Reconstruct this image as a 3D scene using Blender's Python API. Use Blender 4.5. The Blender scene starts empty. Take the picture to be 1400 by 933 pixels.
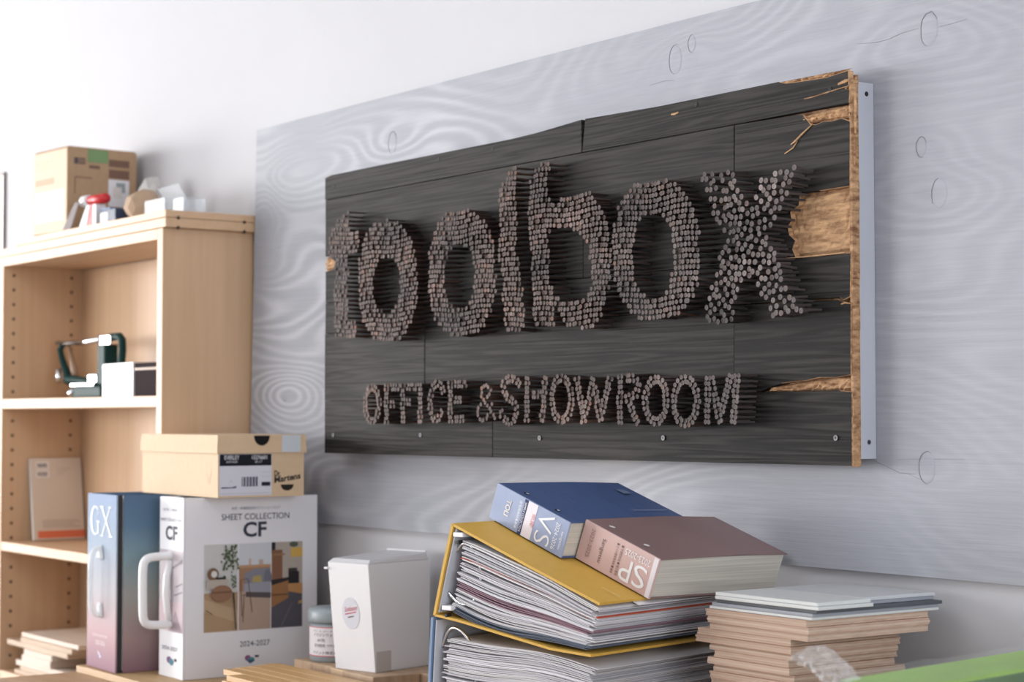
import bpy, bmesh, math, random
from mathutils import Matrix, Vector
from mathutils.geometry import tessellate_polygon

# ------------------------------------------------------------------ camera, world, light
SC = bpy.context.scene
COL = SC.collection
SC.view_settings.view_transform = 'Standard'
SC.view_settings.look = 'None'
SC.view_settings.gamma = 1.0
SC.view_settings.use_curve_mapping = False
SC.view_settings.exposure = 0.0

F_PX = 2600.0                                   # focal length for a 1400 px wide frame
PSI = math.radians(54.3)                        # angle between the view and the wall normal
PITCH = math.atan(105.0 / F_PX)
CAM_POS = Vector((0.0, -1.80, 1.40))
_ax = Vector((-math.sin(PSI) * math.cos(PITCH), math.cos(PSI) * math.cos(PITCH), math.sin(PITCH)))
_rt = Vector((math.cos(PSI), math.sin(PSI), 0))
_up = _rt.cross(_ax)
cam_data = bpy.data.cameras.new('camera')
cam_data.sensor_width = 36.0
cam_data.lens = F_PX * 36.0 / 1400.0
cam_data.clip_start = 0.05
cam_data.dof.use_dof = True
cam_data.dof.focus_distance = 2.55
cam_data.dof.aperture_fstop = 6.0
cam = bpy.data.objects.new('camera', cam_data)
COL.objects.link(cam)
cam.matrix_world = Matrix(((_rt.x, _up.x, -_ax.x, CAM_POS.x), (_rt.y, _up.y, -_ax.y, CAM_POS.y),
                           (_rt.z, _up.z, -_ax.z, CAM_POS.z), (0, 0, 0, 1)))
SC.camera = cam

world = bpy.data.worlds.new('world')
SC.world = world
world.use_nodes = True
world.node_tree.nodes['Background'].inputs[0].default_value = (0.80, 0.88, 1.0, 1)
world.node_tree.nodes['Background'].inputs[1].default_value = 0.9


def area_light(name, loc, target, sx, sy, energy, color):
    d = bpy.data.lights.new(name, 'AREA')
    d.shape = 'RECTANGLE'
    d.size, d.size_y = sx, sy
    d.energy = energy
    d.color = color
    o = bpy.data.objects.new(name, d)
    COL.objects.link(o)
    o.location = loc
    o.rotation_euler = (Vector(target) - Vector(loc)).to_track_quat('-Z', 'Y').to_euler()
    return o


# daylight entering by the windows of the left wall and the wall facing the sign
area_light('window_daylight', (-12.92, -4.55, 1.80), (0, -4.55, 1.80), 3.2, 1.9, 800, (1.0, 0.985, 0.975))
area_light('window_daylight_front', (-7.4, -6.44, 1.80), (-7.4, 0, 1.80), 4.8, 1.7, 290, (1.0, 0.985, 0.975))
area_light('added_fill_right', (2.34, -1.55, 1.80), (-3.0, -1.55, 1.80), 2.5, 1.7, 88, (0.90, 0.93, 1.0))  # added fill from the right for faces turned away from the daylight
# unseen fill light added at the ceiling to brighten upward faces
area_light('ceiling_fill', (-2.6, -2.0, 2.87), (-2.6, -2.0, 0), 2.4, 1.2, 21, (0.95, 0.96, 1.0))


# ------------------------------------------------------------------ materials
def srgb(r, g, b):
    f = lambda c: (c / 255 / 12.92) if c / 255 <= 0.04045 else ((c / 255 + 0.055) / 1.055) ** 2.4
    return (f(r), f(g), f(b))


MATS = {}


def mat(name, col, rough=0.6, metal=0.0, var=0.0, vscale=(20, 20, 20), detail=4.0, bump=0.0, bscale=None,
        trans=0.0, alpha=1.0, spec=0.5, emit=None):
    """procedural principled material; colour varies by stretched noise in object space"""
    if name in MATS:
        return MATS[name]
    m = bpy.data.materials.new(name)
    m.use_nodes = True
    nt = m.node_tree
    b = nt.nodes['Principled BSDF']
    b.inputs['Roughness'].default_value = rough
    b.inputs['Metallic'].default_value = metal
    b.inputs['Specular IOR Level'].default_value = spec
    b.inputs['Transmission Weight'].default_value = trans
    b.inputs['Alpha'].default_value = alpha
    b.inputs['Base Color'].default_value = (*col, 1)
    if var or bump:
        tc = nt.nodes.new('ShaderNodeTexCoord')
        mp = nt.nodes.new('ShaderNodeMapping')
        mp.inputs['Scale'].default_value = vscale
        nz = nt.nodes.new('ShaderNodeTexNoise')
        nz.inputs['Scale'].default_value = 1.0
        nz.inputs['Detail'].default_value = detail
        nt.links.new(tc.outputs['Object'], mp.inputs['Vector'])
        nt.links.new(mp.outputs[0], nz.inputs['Vector'])
        if var:
            rp = nt.nodes.new('ShaderNodeValToRGB')
            rp.color_ramp.elements[0].position = 0.3
            rp.color_ramp.elements[1].position = 0.7
            rp.color_ramp.elements[0].color = (*[c * (1 - var) for c in col], 1)
            rp.color_ramp.elements[1].color = (*[min(1, c * (1 + var)) for c in col], 1)
            nt.links.new(nz.outputs[0], rp.inputs[0])
            nt.links.new(rp.outputs[0], b.inputs['Base Color'])
        if bump:
            bp = nt.nodes.new('ShaderNodeBump')
            bp.inputs['Strength'].default_value = bump
            bp.inputs['Distance'].default_value = 0.002
            nt.links.new(nz.outputs[0], bp.inputs['Height'])
            nt.links.new(bp.outputs[0], b.inputs['Normal'])
    MATS[name] = m
    return m


def mat_attr(name, rough=0.6, metal=0.0, spec=0.2):
    """colour comes from the mesh colour attribute 'tint' (flat print, many-coloured sheets)"""
    m = bpy.data.materials.new(name)
    m.use_nodes = True
    nt = m.node_tree
    b = nt.nodes['Principled BSDF']
    b.inputs['Roughness'].default_value = rough
    b.inputs['Metallic'].default_value = metal
    b.inputs['Specular IOR Level'].default_value = spec
    a = nt.nodes.new('ShaderNodeAttribute')
    a.attribute_name = 'tint'
    nt.links.new(a.outputs['Color'], b.inputs['Base Color'])
    MATS[name] = m
    return m


def mat_clear(name, col, amount, rough=0.12, edge=0.5, spec=0.8):
    """thin clear plastic: see-through film that also reflects"""
    m = bpy.data.materials.new(name)
    m.use_nodes = True
    nt = m.node_tree
    out = nt.nodes['Material Output']
    b = nt.nodes['Principled BSDF']
    b.inputs['Base Color'].default_value = (*col, 1)
    b.inputs['Roughness'].default_value = rough
    b.inputs['Specular IOR Level'].default_value = spec
    t = nt.nodes.new('ShaderNodeBsdfTransparent')
    t.inputs[0].default_value = (0.97, 0.98, 0.98, 1)
    fr = nt.nodes.new('ShaderNodeLayerWeight')
    fr.inputs[0].default_value = 0.35
    ma = nt.nodes.new('ShaderNodeMath')
    ma.operation = 'MULTIPLY_ADD'
    ma.inputs[1].default_value = edge
    ma.inputs[2].default_value = amount
    ma.use_clamp = True
    mx = nt.nodes.new('ShaderNodeMixShader')
    nt.links.new(fr.outputs['Facing'], ma.inputs[0])
    nt.links.new(ma.outputs[0], mx.inputs[0])
    nt.links.new(t.outputs[0], mx.inputs[1])
    nt.links.new(b.outputs[0], mx.inputs[2])
    nt.links.new(mx.outputs[0], out.inputs['Surface'])
    MATS[name] = m
    return m


def mat_gradient(name, stops, zmax, rough=0.7):
    """printed cover whose ink fades along the object's own height"""
    m = bpy.data.materials.new(name)
    m.use_nodes = True
    nt = m.node_tree
    b = nt.nodes['Principled BSDF']
    b.inputs['Roughness'].default_value = rough
    b.inputs['Specular IOR Level'].default_value = 0.12
    tc = nt.nodes.new('ShaderNodeTexCoord')
    sp = nt.nodes.new('ShaderNodeSeparateXYZ')
    dv = nt.nodes.new('ShaderNodeMath')
    dv.operation = 'DIVIDE'
    dv.inputs[1].default_value = zmax
    rp = nt.nodes.new('ShaderNodeValToRGB')
    els = rp.color_ramp.elements
    while len(els) < len(stops):
        els.new(0.5)
    for e, (p, c) in zip(els, stops):
        e.position = p
        e.color = (*c, 1)
    nt.links.new(tc.outputs['Object'], sp.inputs[0])
    nt.links.new(sp.outputs['Z'], dv.inputs[0])
    nt.links.new(dv.outputs[0], rp.inputs[0])
    nt.links.new(rp.outputs[0], b.inputs['Base Color'])
    MATS[name] = m
    return m


def mat_plywood(name, knots):
    """painted rotary-cut plywood: contour-like grain that bends round the knots"""
    m = bpy.data.materials.new(name)
    m.use_nodes = True
    nt = m.node_tree
    N, L = nt.nodes, nt.links
    b = N['Principled BSDF']
    b.inputs['Roughness'].default_value = 0.65
    b.inputs['Specular IOR Level'].default_value = 0.2
    tc = N.new('ShaderNodeTexCoord')

    def noise(scale, detail=2.0, rough=0.5):
        mp = N.new('ShaderNodeMapping')
        mp.inputs['Scale'].default_value = scale
        n = N.new('ShaderNodeTexNoise')
        n.inputs['Scale'].default_value = 1.0
        n.inputs['Detail'].default_value = detail
        n.inputs['Roughness'].default_value = rough
        L.new(tc.outputs['Object'], mp.inputs['Vector'])
        L.new(mp.outputs[0], n.inputs['Vector'])
        return n.outputs[0]

    def math_(op, a, b_=None, c=None, clamp=False):
        n = N.new('ShaderNodeMath')
        n.operation = op
        n.use_clamp = clamp
        for i, v in enumerate((a, b_, c)):
            if v is None:
                continue
            if isinstance(v, (int, float)):
                n.inputs[i].default_value = v
            else:
                L.new(v, n.inputs[i])
        return n.outputs[0]

    field = noise((1.5, 1.0, 5.2), 1.2, 0.45)
    for (kx, kz, amp, rx, rz) in knots:
        sub = N.new('ShaderNodeVectorMath')
        sub.operation = 'SUBTRACT'
        sub.inputs[1].default_value = (kx, 0, kz)
        mul = N.new('ShaderNodeVectorMath')
        mul.operation = 'MULTIPLY'
        mul.inputs[1].default_value = (1 / rx, 0, 1 / rz)
        ln = N.new('ShaderNodeVectorMath')
        ln.operation = 'LENGTH'
        L.new(tc.outputs['Object'], sub.inputs[0])
        L.new(sub.outputs[0], mul.inputs[0])
        L.new(mul.outputs[0], ln.inputs[0])
        e = math_('MULTIPLY', ln.outputs['Value'], ln.outputs['Value'])
        e = math_('MULTIPLY', e, -1.0)
        e = math_('EXPONENT', e)
        field = math_('MULTIPLY_ADD', e, amp, field)
    wig = noise((14, 1, 40), 3.0)
    fld = math_('MULTIPLY_ADD', wig, 0.012, field)
    s = math_('SINE', math_('MULTIPLY', fld, 130.0))
    s = math_('MULTIPLY_ADD', s, 0.5, 0.5)
    s = math_('POWER', s, 1.6)
    mask = noise((2.0, 1, 3.2), 2.0)
    mask = math_('MULTIPLY_ADD', mask, 3.2, -1.15, clamp=True)
    s = math_('MULTIPLY', s, mask)
    sx = N.new('ShaderNodeSeparateXYZ')
    L.new(tc.outputs['Object'], sx.inputs[0])
    fade = N.new('ShaderNodeMapRange')                          # the right-hand veneer sheet has fainter figure
    fade.inputs[1].default_value = -2.7
    fade.inputs[2].default_value = -2.0
    fade.inputs[3].default_value = 1.0
    fade.inputs[4].default_value = 0.35
    L.new(sx.outputs[0], fade.inputs[0])
    s = math_('MULTIPLY', s, fade.outputs[0])
    fine = noise((7, 1, 240), 4.0, 0.6)
    tone = math_('MULTIPLY_ADD', fine, 0.36, math_('MULTIPLY', s, 0.62), clamp=True)
    rp = N.new('ShaderNodeValToRGB')
    rp.color_ramp.elements[0].color = (*PLY_DARK, 1)
    rp.color_ramp.elements[1].color = (*PLY_LIGHT, 1)
    rp.color_ramp.elements[0].position = 0.0
    rp.color_ramp.elements[1].position = 0.8
    L.new(tone, rp.inputs[0])
    L.new(rp.outputs[0], b.inputs['Base Color'])
    bp = N.new('ShaderNodeBump')
    bp.inputs['Strength'].default_value = 0.5
    bp.inputs['Distance'].default_value = 0.0012
    hh = math_('MULTIPLY_ADD', s, 0.5, fine)
    L.new(hh, bp.inputs['Height'])
    L.new(bp.outputs[0], b.inputs['Normal'])
    MATS[name] = m
    return m


def mat_grain(name, dark, light, along=(3, 40, 40), rough=0.5, bump=0.25, ring=0.0, spec=0.5, spots=None):
    """wood: long grain streaks plus broad rings, in object space"""
    if name in MATS:
        return MATS[name]
    m = bpy.data.materials.new(name)
    m.use_nodes = True
    nt = m.node_tree
    N, L = nt.nodes, nt.links
    b = N['Principled BSDF']
    b.inputs['Roughness'].default_value = rough
    b.inputs['Specular IOR Level'].default_value = spec
    tc = N.new('ShaderNodeTexCoord')
    oi = N.new('ShaderNodeObjectInfo')
    add = N.new('ShaderNodeVectorMath')
    add.operation = 'MULTIPLY_ADD'
    add.inputs[1].default_value = (7.3, 3.1, 5.7)
    L.new(oi.outputs['Random'], add.inputs[0])
    L.new(tc.outputs['Object'], add.inputs[2])
    mp = N.new('ShaderNodeMapping')
    mp.inputs['Scale'].default_value = along
    n1 = N.new('ShaderNodeTexNoise')
    n1.inputs['Scale'].default_value = 1.0
    n1.inputs['Detail'].default_value = 6.0
    n1.inputs['Roughness'].default_value = 0.62
    L.new(add.outputs[0], mp.inputs['Vector'])
    L.new(mp.outputs[0], n1.inputs['Vector'])
    mp2 = N.new('ShaderNodeMapping')
    mp2.inputs['Scale'].default_value = tuple(v * 0.22 for v in along)
    n2 = N.new('ShaderNodeTexNoise')
    n2.inputs['Scale'].default_value = 1.0
    n2.inputs['Detail'].default_value = 2.0
    L.new(add.outputs[0], mp2.inputs['Vector'])
    L.new(mp2.outputs[0], n2.inputs['Vector'])
    sn = N.new('ShaderNodeMath')
    sn.operation = 'MULTIPLY'
    sn.inputs[1].default_value = 60.0
    L.new(n2.outputs[0], sn.inputs[0])
    sn2 = N.new('ShaderNodeMath')
    sn2.operation = 'SINE'
    L.new(sn.outputs[0], sn2.inputs[0])
    mx = N.new('ShaderNodeMath')
    mx.operation = 'MULTIPLY_ADD'
    mx.inputs[1].default_value = ring
    L.new(sn2.outputs[0], mx.inputs[0])
    L.new(n1.outputs[0], mx.inputs[2])
    rnd = N.new('ShaderNodeMath')
    rnd.operation = 'MULTIPLY_ADD'
    rnd.inputs[1].default_value = 0.16
    rnd.inputs[2].default_value = -0.08
    L.new(oi.outputs['Random'], rnd.inputs[0])
    ad = N.new('ShaderNodeMath')
    ad.operation = 'ADD'
    L.new(mx.outputs[0], ad.inputs[0])
    L.new(rnd.outputs[0], ad.inputs[1])
    rp = N.new('ShaderNodeValToRGB')
    rp.color_ramp.elements[0].position = 0.28
    rp.color_ramp.elements[1].position = 0.72
    rp.color_ramp.elements[0].color = (*dark, 1)
    rp.color_ramp.elements[1].color = (*light, 1)
    L.new(ad.outputs[0], rp.inputs[0])
    L.new(rp.outputs[0], b.inputs['Base Color'])
    bp = N.new('ShaderNodeBump')
    bp.inputs['Strength'].default_value = bump
    bp.inputs['Distance'].default_value = 0.0015
    L.new(mx.outputs[0], bp.inputs['Height'])
    L.new(bp.outputs[0], b.inputs['Normal'])
    MATS[name] = m
    return m


# ------------------------------------------------------------------ mesh helpers
class MB:
    """collects faces; build() links them as ONE mesh object"""
    def __init__(self):
        self.v, self.f, self.mi, self.tint = [], [], [], []
        self.M = None
        self.cur = 0
        self.col = (1, 1, 1)

    def vert(self, p):
        p = Vector(p)
        if self.M is not None:
            p = self.M @ p
        self.v.append(p)
        return len(self.v) - 1

    def face(self, idx, mi=None, col=None):
        self.f.append(list(idx))
        self.mi.append(self.cur if mi is None else mi)
        self.tint.append(self.col if col is None else col)

    def poly(self, pts, mi=None, col=None):
        self.face([self.vert(p) for p in pts], mi, col)

    def box(self, a, b, mi=None, col=None):
        (x0, y0, z0), (x1, y1, z1) = [[min(p, q) for p, q in zip(a, b)], [max(p, q) for p, q in zip(a, b)]]
        i = [self.vert(p) for p in ((x0, y0, z0), (x1, y0, z0), (x1, y1, z0), (x0, y1, z0),
                                    (x0, y0, z1), (x1, y0, z1), (x1, y1, z1), (x0, y1, z1))]
        for q in ((0, 3, 2, 1), (4, 5, 6, 7), (0, 1, 5, 4), (1, 2, 6, 5), (2, 3, 7, 6), (3, 0, 4, 7)):
            self.face([i[k] for k in q], mi, col)

    def hexa(self, lo, hi, mi=None, col=None):
        """lo, hi: four points each, same order"""
        n = len(lo)
        a = [self.vert(p) for p in lo]
        c = [self.vert(p) for p in hi]
        self.face(a[::-1], mi, col)
        self.face(c, mi, col)
        for k in range(n):
            j = (k + 1) % n
            self.face([a[k], a[j], c[j], c[k]], mi, col)

    def prism(self, pts, d, mi_front=0, mi_side=None, mi_back=None):
        """pts: 3-D outline, d: extrusion vector"""
        d = Vector(d)
        lo = [Vector(p) for p in pts]
        n = len(lo)
        tris = tessellate_polygon([lo])
        a = [self.vert(p) for p in lo]
        c = [self.vert(p + d) for p in lo]
        for t in tris:
            self.face([a[k] for k in t], mi_front)
            self.face([c[k] for k in reversed(t)], mi_back if mi_back is not None else mi_front)
        for k in range(n):
            j = (k + 1) % n
            self.face([a[k], a[j], c[j], c[k]], mi_side if mi_side is not None else mi_front)

    def tube(self, path, r, n=8, mi=None, col=None, closed=False):
        path = [Vector(p) for p in path]
        rr = r if isinstance(r, (list, tuple)) else [r] * len(path)
        rings = []
        prev = None
        m = len(path)
        for k, p in enumerate(path):
            if closed:
                t = path[(k + 1) % m] - path[k - 1]
            else:
                t = path[min(k + 1, m - 1)] - path[max(k - 1, 0)]
            t.normalize()
            if prev is None:
                s = t.orthogonal().normalized()
            else:
                s = (prev - t * prev.dot(t)).normalized()
            prev = s
            q = t.cross(s)
            rings.append([self.vert(p + (s * math.cos(2 * math.pi * i / n) + q * math.sin(2 * math.pi * i / n)) * rr[k])
                          for i in range(n)])
        for k in range(m if closed else m - 1):
            a, c = rings[k], rings[(k + 1) % m]
            for i in range(n):
                j = (i + 1) % n
                self.face([a[i], a[j], c[j], c[i]], mi, col)
        if not closed:
            self.face(rings[0][::-1], mi, col)
            self.face(rings[-1], mi, col)

    @staticmethod
    def smooth_path(path, times=2):
        for _ in range(times):
            q = [Vector(path[0])]
            for a, b in zip(path, path[1:]):
                a, b = Vector(a), Vector(b)
                q += [a * 0.75 + b * 0.25, a * 0.25 + b * 0.75]
            path = q + [Vector(path[-1])]
        return path

    def lathe(self, prof, n=32, mi=None, col=None, axis='z', centre=(0, 0, 0)):
        """prof: (radius, height) from bottom to top, closed with caps"""
        c = Vector(centre)
        rings = []
        for (r, h) in prof:
            ring = []
            for i in range(n):
                a = 2 * math.pi * i / n
                if axis == 'z':
                    p = Vector((r * math.cos(a), r * math.sin(a), h))
                else:
                    p = Vector((r * math.cos(a), h, r * math.sin(a)))
                ring.append(self.vert(c + p))
            rings.append(ring)
        for a, b in zip(rings, rings[1:]):
            for i in range(n):
                j = (i + 1) % n
                self.face([a[i], a[j], b[j], b[i]], mi, col)
        self.face(rings[0][::-1], mi, col)
        self.face(rings[-1], mi, col)

    def mesh(self, name, mats, smooth=False, tint=False):
        me = bpy.data.meshes.new(name)
        me.from_pydata([tuple(p) for p in self.v], [], self.f)
        for m_ in (mats if isinstance(mats, (list, tuple)) else [mats]):
            me.materials.append(m_)
        me.polygons.foreach_set('material_index', self.mi)
        if smooth:
            me.polygons.foreach_set('use_smooth', [True] * len(self.f))
        if tint:
            at = me.attributes.new('tint', 'FLOAT_COLOR', 'CORNER')
            vals = []
            for p, c in zip(me.polygons, self.tint):
                vals += [c[0], c[1], c[2], 1.0] * p.loop_total
            at.data.foreach_set('color', vals)
        bm = bmesh.new()
        bm.from_mesh(me)
        bmesh.ops.recalc_face_normals(bm, faces=bm.faces)
        bm.to_mesh(me)
        bm.free()
        me.update()
        return me

    def build(self, name, mats, parent=None, smooth=False, bevel=0.0, tint=False, seg=2):
        o = bpy.data.objects.new(name, self.mesh(name, mats, smooth, tint))
        COL.objects.link(o)
        if parent is not None:
            o.parent = parent
        if bevel:
            b = o.modifiers.new('bevel', 'BEVEL')
            b.width = bevel
            b.segments = seg
            b.limit_method = 'ANGLE'
            b.angle_limit = math.radians(35)
        return o


def tag(o, label=None, cat=None, group=None, kind=None):
    for k, v in (('label', label), ('category', cat), ('group', group), ('kind', kind)):
        if v:
            o[k] = v
    return o


def thing(name, label, cat, loc=(0, 0, 0), rz=0.0, group=None, M=None):
    o = bpy.data.objects.new(name, None)
    COL.objects.link(o)
    if M is not None:
        o.matrix_world = M
    else:
        o.location = loc
        o.rotation_euler = (0, 0, math.radians(rz))
    o.empty_display_size = 0.02
    return tag(o, label, cat, group)


def frame(o, e1, e2, e3):
    return Matrix(((e1[0], e2[0], e3[0], o[0]), (e1[1], e2[1], e3[1], o[1]), (e1[2], e2[2], e3[2], o[2]), (0, 0, 0, 1)))


def bx(name, a, b, m, parent=None, bevel=0.0):
    s = MB()
    s.box(a, b)
    return s.build(name, m, parent, bevel=bevel)


def structure(o):
    o['kind'] = 'structure'
    return o


def ink(name, rgb, rough=0.5):
    return mat('ink_' + name, srgb(*rgb), rough=rough)


def text(parent, body, origin, xd, yd, width, height, m, name='lettering', lift=0.0004, thick=0.0003, shear=0.0, bold=0.0, keep=False):
    """flat lettering: lower-left corner at origin, xd reading direction, yd up, stretched to width x height"""
    cu = bpy.data.curves.new(name, 'FONT')
    cu.body = body
    cu.size = 1.0
    cu.shear = shear
    cu.offset = bold
    cu.resolution_u = 3
    tmp = bpy.data.objects.new(name, cu)
    COL.objects.link(tmp)
    bpy.context.view_layer.update()
    dg = bpy.context.evaluated_depsgraph_get()
    me = bpy.data.meshes.new_from_object(tmp.evaluated_get(dg), depsgraph=dg)
    bpy.data.objects.remove(tmp)
    bpy.data.curves.remove(cu)
    xs = [v.co.x for v in me.vertices]
    ys = [v.co.y for v in me.vertices]
    if not xs:
        return None
    x0, x1, y0, y1 = min(xs), max(xs), min(ys), max(ys)
    xd, yd = Vector(xd), Vector(yd)
    nn = xd.cross(yd)
    sx = width / max(1e-6, x1 - x0)
    sy = height / max(1e-6, y1 - y0)
    if keep:
        sx = sy = min(sx, sy)
    for v in me.vertices:
        v.co = Vector(origin) + xd * ((v.co.x - x0) * sx) + yd * ((v.co.y - y0) * sy) + nn * lift
    me.materials.clear()
    me.materials.append(m)
    me.name = name
    o = bpy.data.objects.new(name, me)
    COL.objects.link(o)
    o.parent = parent
    return o


def flat(parent, name, origin, xd, yd, shapes, m=None, lift=0.0003):
    """flat print: shapes = [(colour, [(u, v), ...])], later ones lie a hair above earlier ones"""
    s = MB()
    xd, yd, O = Vector(xd), Vector(yd), Vector(origin)
    nn = xd.cross(yd)
    for k, (c, pts) in enumerate(shapes):
        pts3 = [O + xd * u + yd * v + nn * (lift + 0.00006 * k) for u, v in pts]
        tr = tessellate_polygon([pts3])
        idx = [s.vert(p) for p in pts3]
        for t in tr:
            a, b_, c_ = [pts3[i] for i in t]
            t = list(t) if (b_ - a).cross(c_ - a).dot(nn) > 0 else list(reversed(t))
            s.face([idx[i] for i in t], 0, c)
    me = bpy.data.meshes.new(name)
    me.from_pydata([tuple(p) for p in s.v], [], s.f)
    me.materials.append(m or MATS['print'])
    at = me.attributes.new('tint', 'FLOAT_COLOR', 'CORNER')
    vals = []
    for p, c in zip(me.polygons, s.tint):
        vals += [c[0], c[1], c[2], 1.0] * p.loop_total
    at.data.foreach_set('color', vals)
    o = bpy.data.objects.new(name, me)
    COL.objects.link(o)
    o.parent = parent
    return o


def rect(x0, y0, x1, y1):
    return [(x0, y0), (x1, y0), (x1, y1), (x0, y1)]


def oval(cx, cy, rx, ry, n=24, a0=0.0, a1=360.0):
    full = abs(a1 - a0) >= 360
    k = n if full else n + 1
    return [(cx + rx * math.cos(math.radians(a0 + (a1 - a0) * i / n)), cy + ry * math.sin(math.radians(a0 + (a1 - a0) * i / n)))
            for i in range(k)]


PLY_DARK = (0.32, 0.33, 0.365)
PLY_LIGHT = (0.54, 0.55, 0.585)
mat_attr('print', 0.6)
mat_attr('paper_sheets', 0.7)
mat_attr('nail_steel', 0.6, metal=0.0, spec=0.22)
mat('wall_paint', (0.58, 0.58, 0.60), 0.85, spec=0.2, var=0.015, vscale=(3, 3, 3), bump=0.03)
mat('room_paint', (0.66, 0.66, 0.68), 0.85)
mat('floor_grey', (0.33, 0.32, 0.30), 0.6, var=0.12, vscale=(2, 2, 2))
mat_grain('birch', (0.55, 0.352, 0.208), (0.625, 0.417, 0.256), along=(45, 45, 2.2), rough=0.5, bump=0.04, spec=0.4)
mat_grain('birch_flat', (0.57, 0.372, 0.222), (0.65, 0.437, 0.272), along=(2.2, 45, 45), rough=0.5, bump=0.04, spec=0.4)
mat('hole', (0.05, 0.03, 0.02), 0.9)
mat_grain('charcoal_wood', (0.0060, 0.0053, 0.0048), (0.034, 0.0303, 0.0280), along=(6, 20, 190), rough=0.66, bump=0.7, ring=0.16, spec=0.17)
mat_grain('raw_wood', (0.17, 0.075, 0.03), (0.66, 0.41, 0.22), along=(30, 60, 150), rough=0.85, bump=1.0, ring=0.02)
mat_grain('osb', (0.20, 0.09, 0.04), (0.60, 0.36, 0.19), along=(70, 70, 120), rough=0.8, bump=0.9, ring=0.12)
mat('frame_paint', (0.43, 0.445, 0.49), 0.6, var=0.04, vscale=(30, 30, 6), bump=0.1)
mat('screw_steel', (0.14, 0.14, 0.145), 0.5, metal=0.7)
mat('black', (0.012, 0.012, 0.014), 0.6)
mat('kraft', (0.42, 0.28, 0.17), 0.8, spec=0.15, var=0.05, vscale=(60, 60, 60))
mat('kraft_pale', (0.62, 0.45, 0.285), 0.7, var=0.03, vscale=(80, 80, 80))
mat('white_card', (0.78, 0.78, 0.80), 0.5)
mat('white_plastic', (0.80, 0.80, 0.80), 0.35)
mat('cream_pages', (0.56, 0.53, 0.46), 0.8, var=0.16, vscale=(4, 4, 420), detail=2)
mat('white_pages', (0.66, 0.65, 0.65), 0.8, var=0.12, vscale=(4, 4, 500), detail=2)
mat('chrome', (0.75, 0.76, 0.78), 0.15, metal=1.0)
mat('grey_lining', (0.55, 0.56, 0.60), 0.5)
mat_clear('clear_plastic', (0.80, 0.83, 0.87), 0.16, 0.35, 0.45, 0.25)
mat_clear('crumpled_film', (0.80, 0.80, 0.80), 0.22, 0.15)
mat_clear('thin_wrap', (0.85, 0.88, 0.85), 0.02, 0.2, 0.12)

# ------------------------------------------------------------------ the room
XL, XR, YF, ZC = -13.0, 2.4, -6.5, 2.9
structure(bx('wall_back', (XL, 0, 0), (XR, 0.12, ZC), MATS['wall_paint']))
structure(bx('floor', (XL - 0.12, YF - 0.12, -0.1), (XR + 0.12, 0.12, 0), MATS['floor_grey']))
structure(bx('ceiling', (XL - 0.12, YF - 0.12, ZC), (XR + 0.12, 0.12, ZC + 0.1), MATS['room_paint']))
zs0, zs1 = 0.95, 2.65
wf = MB()
wa, wb_ = -9.85, -4.95                           # wide window in the wall facing the sign
wf.box((XL, YF - 0.12, 0), (wa, YF, ZC))
wf.box((wb_, YF - 0.12, 0), (XR, YF, ZC))
wf.box((wa, YF - 0.12, 0), (wb_, YF, zs0))
wf.box((wa, YF - 0.12, zs1), (wb_, YF, ZC))
structure(wf.build('wall_front', MATS['room_paint']))
w = MB()
for (p, q) in (((wa, zs0), (wb_, zs0 + 0.05)), ((wa, zs1 - 0.05), (wb_, zs1)), ((wa, zs0), (wa + 0.05, zs1)), ((wb_ - 0.05, zs0), (wb_, zs1)),
               (((wa + wb_) / 2 - 0.03, zs0), ((wa + wb_) / 2 + 0.03, zs1))):
    w.box((p[0], YF - 0.09, p[1]), (q[0], YF - 0.03, q[1]))
structure(w.build('window_1', MATS['white_plastic']))
for side, XW, va, vb_ in (('left', XL - 0.12, -6.2, -2.9), ('right', XR, -2.85, -0.25)):   # windows in the end walls; the right one is added to carry fill
    wf = MB()
    wf.box((XW, YF, 0), (XW + 0.12, va, ZC))
    wf.box((XW, vb_, 0), (XW + 0.12, 0.12, ZC))
    wf.box((XW, va, 0), (XW + 0.12, vb_, zs0 - 0.1))
    wf.box((XW, va, zs1 + 0.1), (XW + 0.12, vb_, ZC))
    structure(wf.build('wall_' + side, MATS['room_paint']))
    w = MB()
    for (p, q) in (((va, zs0 - 0.1), (vb_, zs0 - 0.05)), ((va, zs1 + 0.05), (vb_, zs1 + 0.1)), ((va, zs0 - 0.1), (va + 0.05, zs1 + 0.1)), ((vb_ - 0.05, zs0 - 0.1), (vb_, zs1 + 0.1))):
        w.box((XW + 0.03, p[0], p[1]), (XW + 0.09, q[0], q[1]))
    structure(w.build('window_2' if side == 'left' else 'fill_window', MATS['white_plastic']))

# ------------------------------------------------------------------ plywood panel on the wall
KN = [(-2.851, 1.888, 0.16, 0.11, 0.035), (-2.082, 1.918, 0.12, 0.08, 0.03), (-2.046, 1.936, 0.07, 0.06, 0.02),
      (-1.600, 1.882, 0.15, 0.10, 0.04), (-1.615, 1.737, 0.10, 0.07, 0.03), (-1.586, 1.676, 0.13, 0.10, 0.04),
      (-1.610, 1.338, 0.14, 0.10, 0.035), (-3.239, 1.4445, 0.12, 0.10, 0.04), (-3.16, 1.86, -0.14, 0.16, 0.07), (-3.32, 1.80, 0.10, 0.05, 0.10)]
mat_plywood('painted_plywood', KN)
panel = thing('plywood_panel', 'large pale grey painted plywood panel fixed to the wall behind the sign', 'panel')
PY0, PY1 = -0.012, -0.0003
p = MB()
p.prism([(-3.3605, PY0, 1.9735), (-3.385, PY0, 1.2035), (-0.55, PY0, 1.2035), (-0.55, PY0, 1.9735)], (0, PY1 - PY0, 0))
p.build('board', MATS['painted_plywood'], panel)
mat('knot_line', (0.20, 0.20, 0.215), 0.8)
rng = random.Random(5)
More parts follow.
